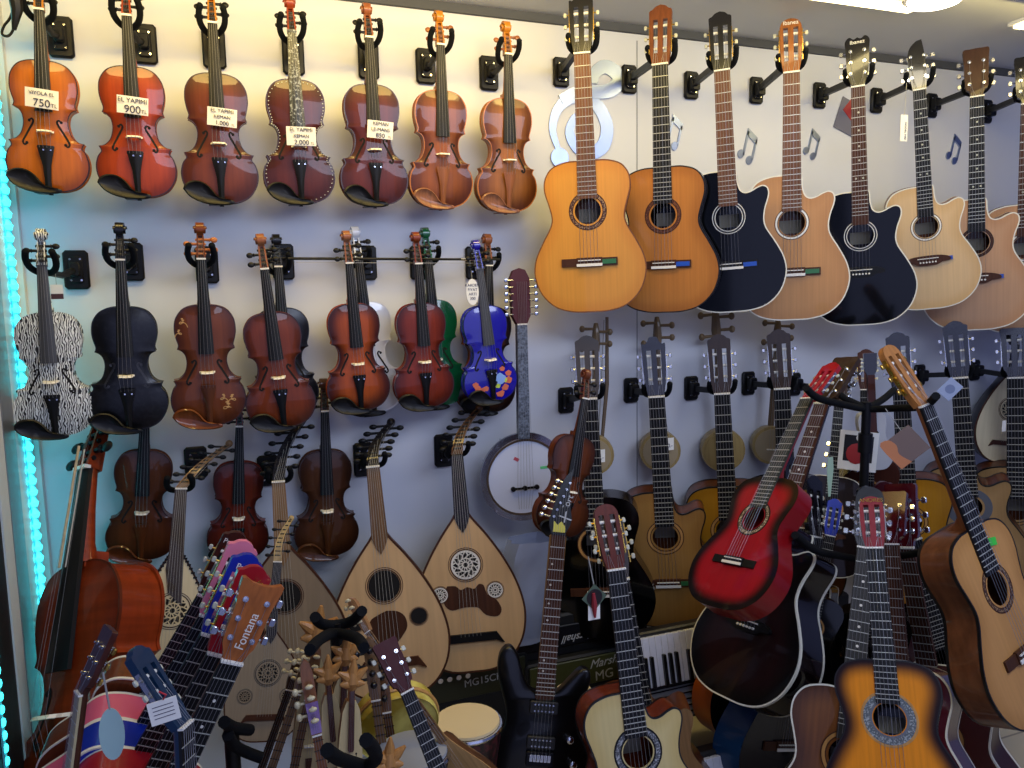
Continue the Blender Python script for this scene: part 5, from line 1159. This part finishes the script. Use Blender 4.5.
for q in range(6): a = -1+.4*q; MB().tube([T @ Vector((-.018+.0085*q, -.012, .048+.021*q)), (a*.0175, -.021, zn+.002), (a*.0265, -.027, zb)], .00045, 4).build('string', M_STR, e)
place(e, zb, (539, 757), 1.90, zn, (558, 534.5), 2.0, 18)

# guitars in front, centre
g = guitar('classical_guitar', 'cream topped cutaway guitar with red brown headstock at bottom centre', 'guitar', GF, wood('guitar_top_cream', 'd0bc80', 'c8b070', rough=.25, coat=.8, grain=.06), wood('side_orange_brown', '6e2c12', rough=.2, coat=1), 'classic', 1, neck=wood('side_orange_brown', '6e2c12', rough=.2, coat=1), board=M_EBG, head='round', headm=wood('head_mahogany_red', '5a2418', rough=.3, coat=.6), bind=BLB, ros=[M_EBO, speck('rosette_silver', '4a4c50', 'a8aaac', 260), M_EBO], ros_r=(.046, .068))
place(g, g['hole'], (638, 752), 1.62, g['nut'], (616, 570), 1.72, 10)
g = guitar('classical_guitar', 'tan cutaway guitar hidden behind the cream topped guitar', 'guitar', GF, wood('guitar_top_tan_dull', '8e6a44', rough=.35, coat=.4), SG, 'classic', 1, neck=NKM, board=M_EBG, headm=HGR, head='flat' if False else 'round')
place(g, g['hole'], (648, 748), 1.86, g['nut'], (620, 580), 1.90, 22)
t = thing('price_tag', 'white card with a round badge hanging from the red brown headstock', 'price tag', 'hanging tags'); t.location = P(594, 597, 1.62)
MB().box((0, 0, -.02), (.032, .001, .075)).build('card', M_PAPER, t); MB(Matrix.Rotation(PI/4, 4, 'Y')).box((.0, -.002, .0), (.048, .001, .048)).build('badge', plain('badge_green', '4a5a48', .5), t)
MB().disc((.0, 0), .021, -.0035, -.002, 20).build('badge_print', plain('badge_dark', '1a1014', .5), t); MB().tube([(-.004, -.005, .012), (-.002, -.006, -.02), (.0, -.005, -.05)], [.004, .008, .003], 6).build('red_tassel', plain('tassel_red', '8a2028', .7), t)
MB().cyl((0, 0, .03), (-.01, .01, .10), .0016, n=5).build('cord', M_NYL, t)

# red guitar and dark guitars hanging from the tall rack
RT = wood('red_burst', '9c101c', '0c0506', rough=.2, coat=1, grain=.1, burst=(.5, .9)); RS = plain('red_side_gloss', '78080e', .3, coat=.4, spec=.3)
RK = 'guitars hanging from the tall floor rack'
g = guitar('classical_guitar', 'small bright red guitar with black sunburst edge hanging from the rack', 'guitar', RK, RT, RS, 'classic', 0, neck=RS, board=plain('board_dark_green', '222820', .4), head='flat' if False else 'classic', headm=plain('red_head_gloss', 'a01820', .2, coat=.8), tun=M_PEARL, tunplate=SIL, ros=[M_EBO, speck('rosette_cream', '5a4a38', 'c8b898', 260), M_EBO], ros_r=(.046, .066), bridgem=M_EBO, bind=None, D=.07)
place(g, 0, (714, 607), 1.66, g['nut'], (807, 400), 1.80, 82)
DB_ = wood('dark_brown_burst', '22080a', '060304', rough=.12, coat=1, grain=.2, burst=(.4, .9)); DS = plain('dark_side_gloss', '0c0506', .15, coat=.6, spec=.3)
g = guitar('acoustic_guitar', 'very dark brown cutaway acoustic with ivory binding below the red guitar', 'guitar', RK, DB_, DS, 'steel', 1, neck=DS, board=M_ROSE, head='flat', headm=wood('head_dull_brown', '3a2a20', rough=.4), bind=IVB, bridgem=M_EBO, dots=M_BONE, guard=None)
place(g, 0, (725, 698), 1.78, g['nut'], (822, 405), 1.93, 82)
g = guitar('acoustic_guitar', 'black cutaway acoustic with ivory binding behind the very dark brown one', 'guitar', RK, TGB, DS, 'steel', 1, neck=DS, board=M_ROSE, head='flat', headm=HD, bind=IVB, bridgem=M_EBO)
place(g, 0, (800, 735), 2.02, g['nut'], (836, 480), 2.12, 60)
g = guitar('acoustic_guitar', 'dark guitar with ivory edge and mushroom shaped headstock behind the rack pole', 'guitar', RK, wood('tobacco_top_dark', '1c0e0a', rough=.2, coat=.8), DS, 'steel', 0, neck=DS, board=M_EBG, head='round', headm=wood('head_dull_brown', '3a2a20', rough=.4), bind=IVB, tun=M_CHROME)
place(g, g['nut']-.36, (833, 476), 2.06, g['nut'], (839, 404), 2.10, 40)
MHG = wood('mahogany_dark', '3c1a0e', rough=.3, coat=.5)
g = guitar('classical_guitar', 'dark mahogany guitar carrying a picture card on its front', 'guitar', RK, MHG, MHG, 'classic', 0, neck=MHG, board=M_EBG, head='classic', headm=wood('head_dark_red_brown', '3c1a14', rough=.3), tun=M_PEARL)
place(g, 0, (868, 560), 2.10, g['nut'], (866, 390), 2.16, 48)
t = thing('picture_card', 'white card with a red and black picture hanging behind the rack pole', 'card'); c = P(858, 451, 1.98); t.location = c; t.rotation_euler = (0, .06, -.75)
MB().box((0, 0, 0), (.12, .002, .135)).build('card', M_PAPER, t); MB().box((0, -.0015, .008), (.09, .001, .09)).build('printed_picture', plain('print_black', '141418', .5), t)
MB().ball((-.005, -.002, -.01), (.032, .0012, .036), 16).build('printed_shape', plain('print_red', 'a03030', .4), t); MB().ball((.01, -.002, .045), (.02, .0012, .014), 12).build('printed_shape', M_PAPER, t)
t = thing('ukulele', 'pale bodied small instrument showing as an oval right of the rack pole', 'ukulele'); 
mm = crom([(0, 0), (.05, .005), (.078, .05), (.066, .11), (.05, .15), (.055, .20), (.045, .235), (0, .245)], 4); oo = mm+[(-x, z) for x, z in reversed(mm[1:-1])]
MB().prism(oo, 0, .05).build('body', plain('pale_grey_top', 'a8aaae', .4), t); MB().prism([(-.016, .16), (.016, .16), (.014, .40), (-.014, .40)], -.008, .012).build('neck', MHG, t); MB().disc((0, .15), .024, -.002, .001).build('sound_hole', M_DARK, t)
MB().prism([(-.014, .40), (.014, .40), (.024, .42), (.026, .49), (-.026, .49), (-.024, .42)], -.004, .008).build('headstock', HD, t)
for s in (-1, 1):
    for z in (.435, .465): MB().ball((s*.034, .002, z), (.008, .005, .006), 8, k=4).build('tuning_peg', M_PEARL, t)
place(t, 0, (874, 470), 2.02, .245, (872, 412), 2.03, 30)
# brown big guitar at the right, seen from its side
WB = wood('walnut_side', '6c4024', rough=.2, coat=1, grain=.5, gs=(25, 25, 5)); QT = wood('guitar_top_orange_tan', 'c08a4c', 'b07c40', rough=.3, coat=.8, grain=.08)
g = guitar('classical_guitar', 'large guitar with brown walnut side and tan top hanging at the right', 'guitar', RK, QT, WB, 'classic', 0, neck=wood('neck_orange_brown', '7a4a2a', rough=.35), board=M_EBG, head='round', headm=wood('head_amber', 'a8703c', rough=.35), tunplate=M_GOLD, tun=M_GOLD, bind=BLB, ros=[M_ROSE, speck('rosette_mosaic', '3a1c10', 'a08058', 300), M_ROSE], D=.088)
place(g, g['nut']-.65, (1023, 652), 1.30, g['nut'], (924.7, 406), 1.50, -12)
t = thing('sticker', 'bright green sticker on the tan top of the large brown sided guitar', 'sticker'); t.matrix_world = g.matrix_world @ Matrix.Translation((.048, -.0035, .435)) @ Matrix.Rotation(.2, 4, 'Y'); MB().box((0, 0, 0), (.034, .0008, .02)).build('label', plain('sticker_green_bright', '3cc040', .5), t)
t = thing('booklet', 'brown and orange folded leaflet hanging from the large guitar headstock', 'leaflet'); c = P(905, 447, 1.42); t.location = c; t.rotation_euler = (0, -.75, -.7)
MB().box((0, 0, 0), (.085, .003, .075)).build('cover', plain('leaflet_brown', '6e5a50', .5), t); MB().prism(crom([(-.0425, -.0375), (-.0425, .0375), (-.018, .0375), (-.012, .015), (-.022, -.005), (-.012, -.0375)], 3), -.0026, -.0015).build('printed_guitar', plain('leaflet_orange', 'b87448', .5), t)
MB().cyl((.02, 0, .035), (.03, .01, .10), .001, n=5).build('cord', M_NYL, t)
t = thing('price_tag', 'pale blue diamond shaped card on the neck of the grey rosette guitar', 'price tag', 'hanging tags'); t.location = P(950, 389, 2.20); t.rotation_euler = (0, .72, -.6)
MB().box((0, 0, 0), (.06, .001, .075)).build('card', plain('card_blue', '98a8cc', .6), t); MB().disc((0, 0), .018, -.0015, -.0006, 20).build('printed_badge', plain('badge_blue', '7080a8', .6), t)
t = thing('price_tag', 'long pale green slip hanging among the tuners left of the red headstock', 'price tag', 'hanging tags'); t.location = P(830, 476, 1.70)
MB().prism([(-.008, .055), (.008, .055), (.012, .02), (.004, -.06), (-.004, -.06), (-.012, .02)], -.0005, .0005).build('card', plain('slip_green', 'a0b898', .6), t)
t = thing('price_tag', 'little white slip on the dark oud behind the rightmost lower guitar', 'price tag', 'hanging tags'); t.location = P(1004, 426, 2.20); MB().box((0, 0, 0), (.022, .001, .045)).build('card', M_PAPER, t)

# cluster of headstocks around the rack's lower arms
def cl(lab, headpx, nutpx, d, headm, yaw, tun=M_PEARL, top=TGB, head='classic', length=200, side=DS, logo=None, kind='classic'):
    g = guitar('classical_guitar' if kind == 'classic' else 'acoustic_guitar', lab, 'guitar', RK, top, side, kind, 0, neck=side, board=M_EBG, head=head, headm=headm, tun=tun, tunplate=SIL, bind=None, logo=logo)
    dx, dy = nutpx[0]-headpx[0], nutpx[1]-headpx[1]; l = math.hypot(dx, dy)
    place(g, 0, length if isinstance(length, tuple) else (nutpx[0]+dx/l*length, nutpx[1]+dy/l*length), d, g['nut'], nutpx, d+.03, yaw); return g
cl('orange brown slotted headstock leaning left under the picture card', (826, 482), (801, 528), 1.90, wood('head_orange_brown', '6a3016', rough=.3), 38, length=(790, 680))
cl('dark blue headstock with white knobs left of the red ornate headstock', (849, 486), (830, 536), 1.80, col('royal_blue_lacquer', '122a98'), 35, length=(800, 690))
cl('wine red headstock leaning right beside the red ornate headstock', (884, 484), (901, 536), 1.84, col('wine_lacquer2', '3c0a14'), 30, top=col('wine_lacquer2', '3c0a14'))
cl('dark mahogany headstock with grey knobs right of the red ornate headstock', (901, 492), (914, 540), 1.74, MHG, 20, tun=SIL, top=col('wine_lacquer2', '3c0a14'))
cl('black headstock with a chrome bank of tuners behind the red ornate headstock', (866, 478), (869, 535), 1.70, HD, 40, tun=M_CHROME, length=190)
SBT = wood('sunburst_orange', 'dc8410', '1a0606', rough=.2, coat=1, grain=.12, burst=(.5, .94)); SBS = plain('sunburst_side', '18080a', .15, coat=1)
g = guitar('classical_guitar', 'orange sunburst guitar with red ornate headstock in front at the right', 'guitar', RK, SBT, SBS, 'classic', 0, neck=plain('neck_dark_red', '40101a', .3), board=M_EBG, head='round', headm=plain('red_head_dull', '7a1826', .35, coat=.3), tun=M_CHROME, tunplate=SIL, bind=BLB, ros=[GRY, speck('rosette_steel', '50585c', '9aa0a0', 260), M_MAPLE], ros_r=(.045, .075), sound_in=None, logo='ANDRES', logom=M_GOLD)
place(g, g['hole'], (889.5, 719), 1.20, g['nut'], (874.5, 549), 1.36, 47)
g = guitar('acoustic_guitar', 'brown topped guitar with dotted fretboard behind the orange sunburst guitar', 'guitar', RK, wood('brown_top_glossy', '7c4a1c', '4e2a10', rough=.25, coat=.8, burst=(.5, 1)), SBS, 'steel', 0, neck=SBS, board=plain('board_grey_brown', '2c2a24', .4), head='round', headm=HD, tun=M_CHROME, bind=IVB, dots=M_BONE)
place(g, g['nut']-.36, (853, 690), 1.46, g['nut'], (866, 549), 1.56, 44)
WN = plain('wine_gloss', '4a0812', .2, coat=.8)
g = guitar('acoustic_guitar', 'wine red acoustic with ivory binding behind the orange sunburst guitar', 'guitar', RK, WN, WN, 'steel', 0, neck=WN, board=M_ROSE, head='flat', headm=WN, tun=M_CHROME, bind=IVB)
place(g, g['hole'], (903, 722), 1.46, g['nut'], (892, 545), 1.60, 66)
g = guitar('acoustic_guitar', 'second wine brown acoustic with ivory edge at the bottom right corner', 'guitar', RK, WN, wood('wine_brown_side', '3a1410', rough=.15, coat=1), 'steel', 0, neck=WN, board=M_ROSE, head='flat', headm=WN, tun=M_CHROME, bind=IVB)
place(g, g['hole'], (940, 735), 1.64, g['nut'], (906, 548), 1.74, 66)
# guitars whose undersides show below the dark acoustic
g = guitar('classical_guitar', 'guitar with bright orange side showing below the very dark acoustic', 'guitar', RK, SGD, col('orange_side', 'a04c12'), 'classic', 0, neck=NKM, board=M_EBG, headm=HD)
place(g, 0, (745, 742), 1.94, .49, (770, 600), 1.98, -4)
g = guitar('classical_guitar', 'guitar with shiny deep blue side at the bottom left of the sunburst guitar', 'guitar', RK, SGD, col('deep_blue_side', '0a3460'), 'classic', 0, neck=NKM, board=M_EBG, headm=HD, D=.11)
place(g, 0, (776, 800), 1.78, .49, (800, 640), 1.84, -6)
# ================================================================== LIGHT
def area(name, loc, target, size, energy, col, sy=None):
    l = bpy.data.lights.new(name, 'AREA'); l.energy = energy; l.color = col; l.size = size
    if sy: l.shape = 'RECTANGLE'; l.size_y = sy
    o = bpy.data.objects.new(name, l); COL.objects.link(o); o.location = loc
    d = Vector(target)-Vector(loc); o.rotation_euler = d.to_track_quat('-Z', 'Y').to_euler(); return o
area('ceiling_lamp_warm_left', (.2, 1.95, 2.50), (.2, 2.5, 1.9), 1.7, 14, (1, .72, .22), .12)
area('ceiling_lamp_warm_right', (1.9, 1.9, 2.50), (1.9, 2.5, 1.9), 2.0, 7.5, (1, .78, .26), .12)
area('overhead_fill_cool', (1.4, .5, 2.48), (1.2, 2.4, 1.1), 2.4, 44, (.66, .75, 1.0), .8)  # added cool fill from above, turns wall and foreground bluish
area('front_fill_bluish', (.6, -1.8, 1.35), (1.0, 2.4, 1.1), 4.2, 20, (.52, .58, 1.0), 2.3)  # added bluish fill from behind the camera, brightens the lower half
w = bpy.data.worlds.new('world'); bpy.context.scene.world = w; w.use_nodes = True
w.node_tree.nodes['Background'].inputs[0].default_value = (.38, .46, 1.0, 1); w.node_tree.nodes['Background'].inputs[1].default_value = .2
vs_ = bpy.context.scene.view_settings; vs_.view_transform = 'Standard'; vs_.look = 'None'; vs_.gamma = 1; vs_.use_curve_mapping = False; vs_.exposure = .17
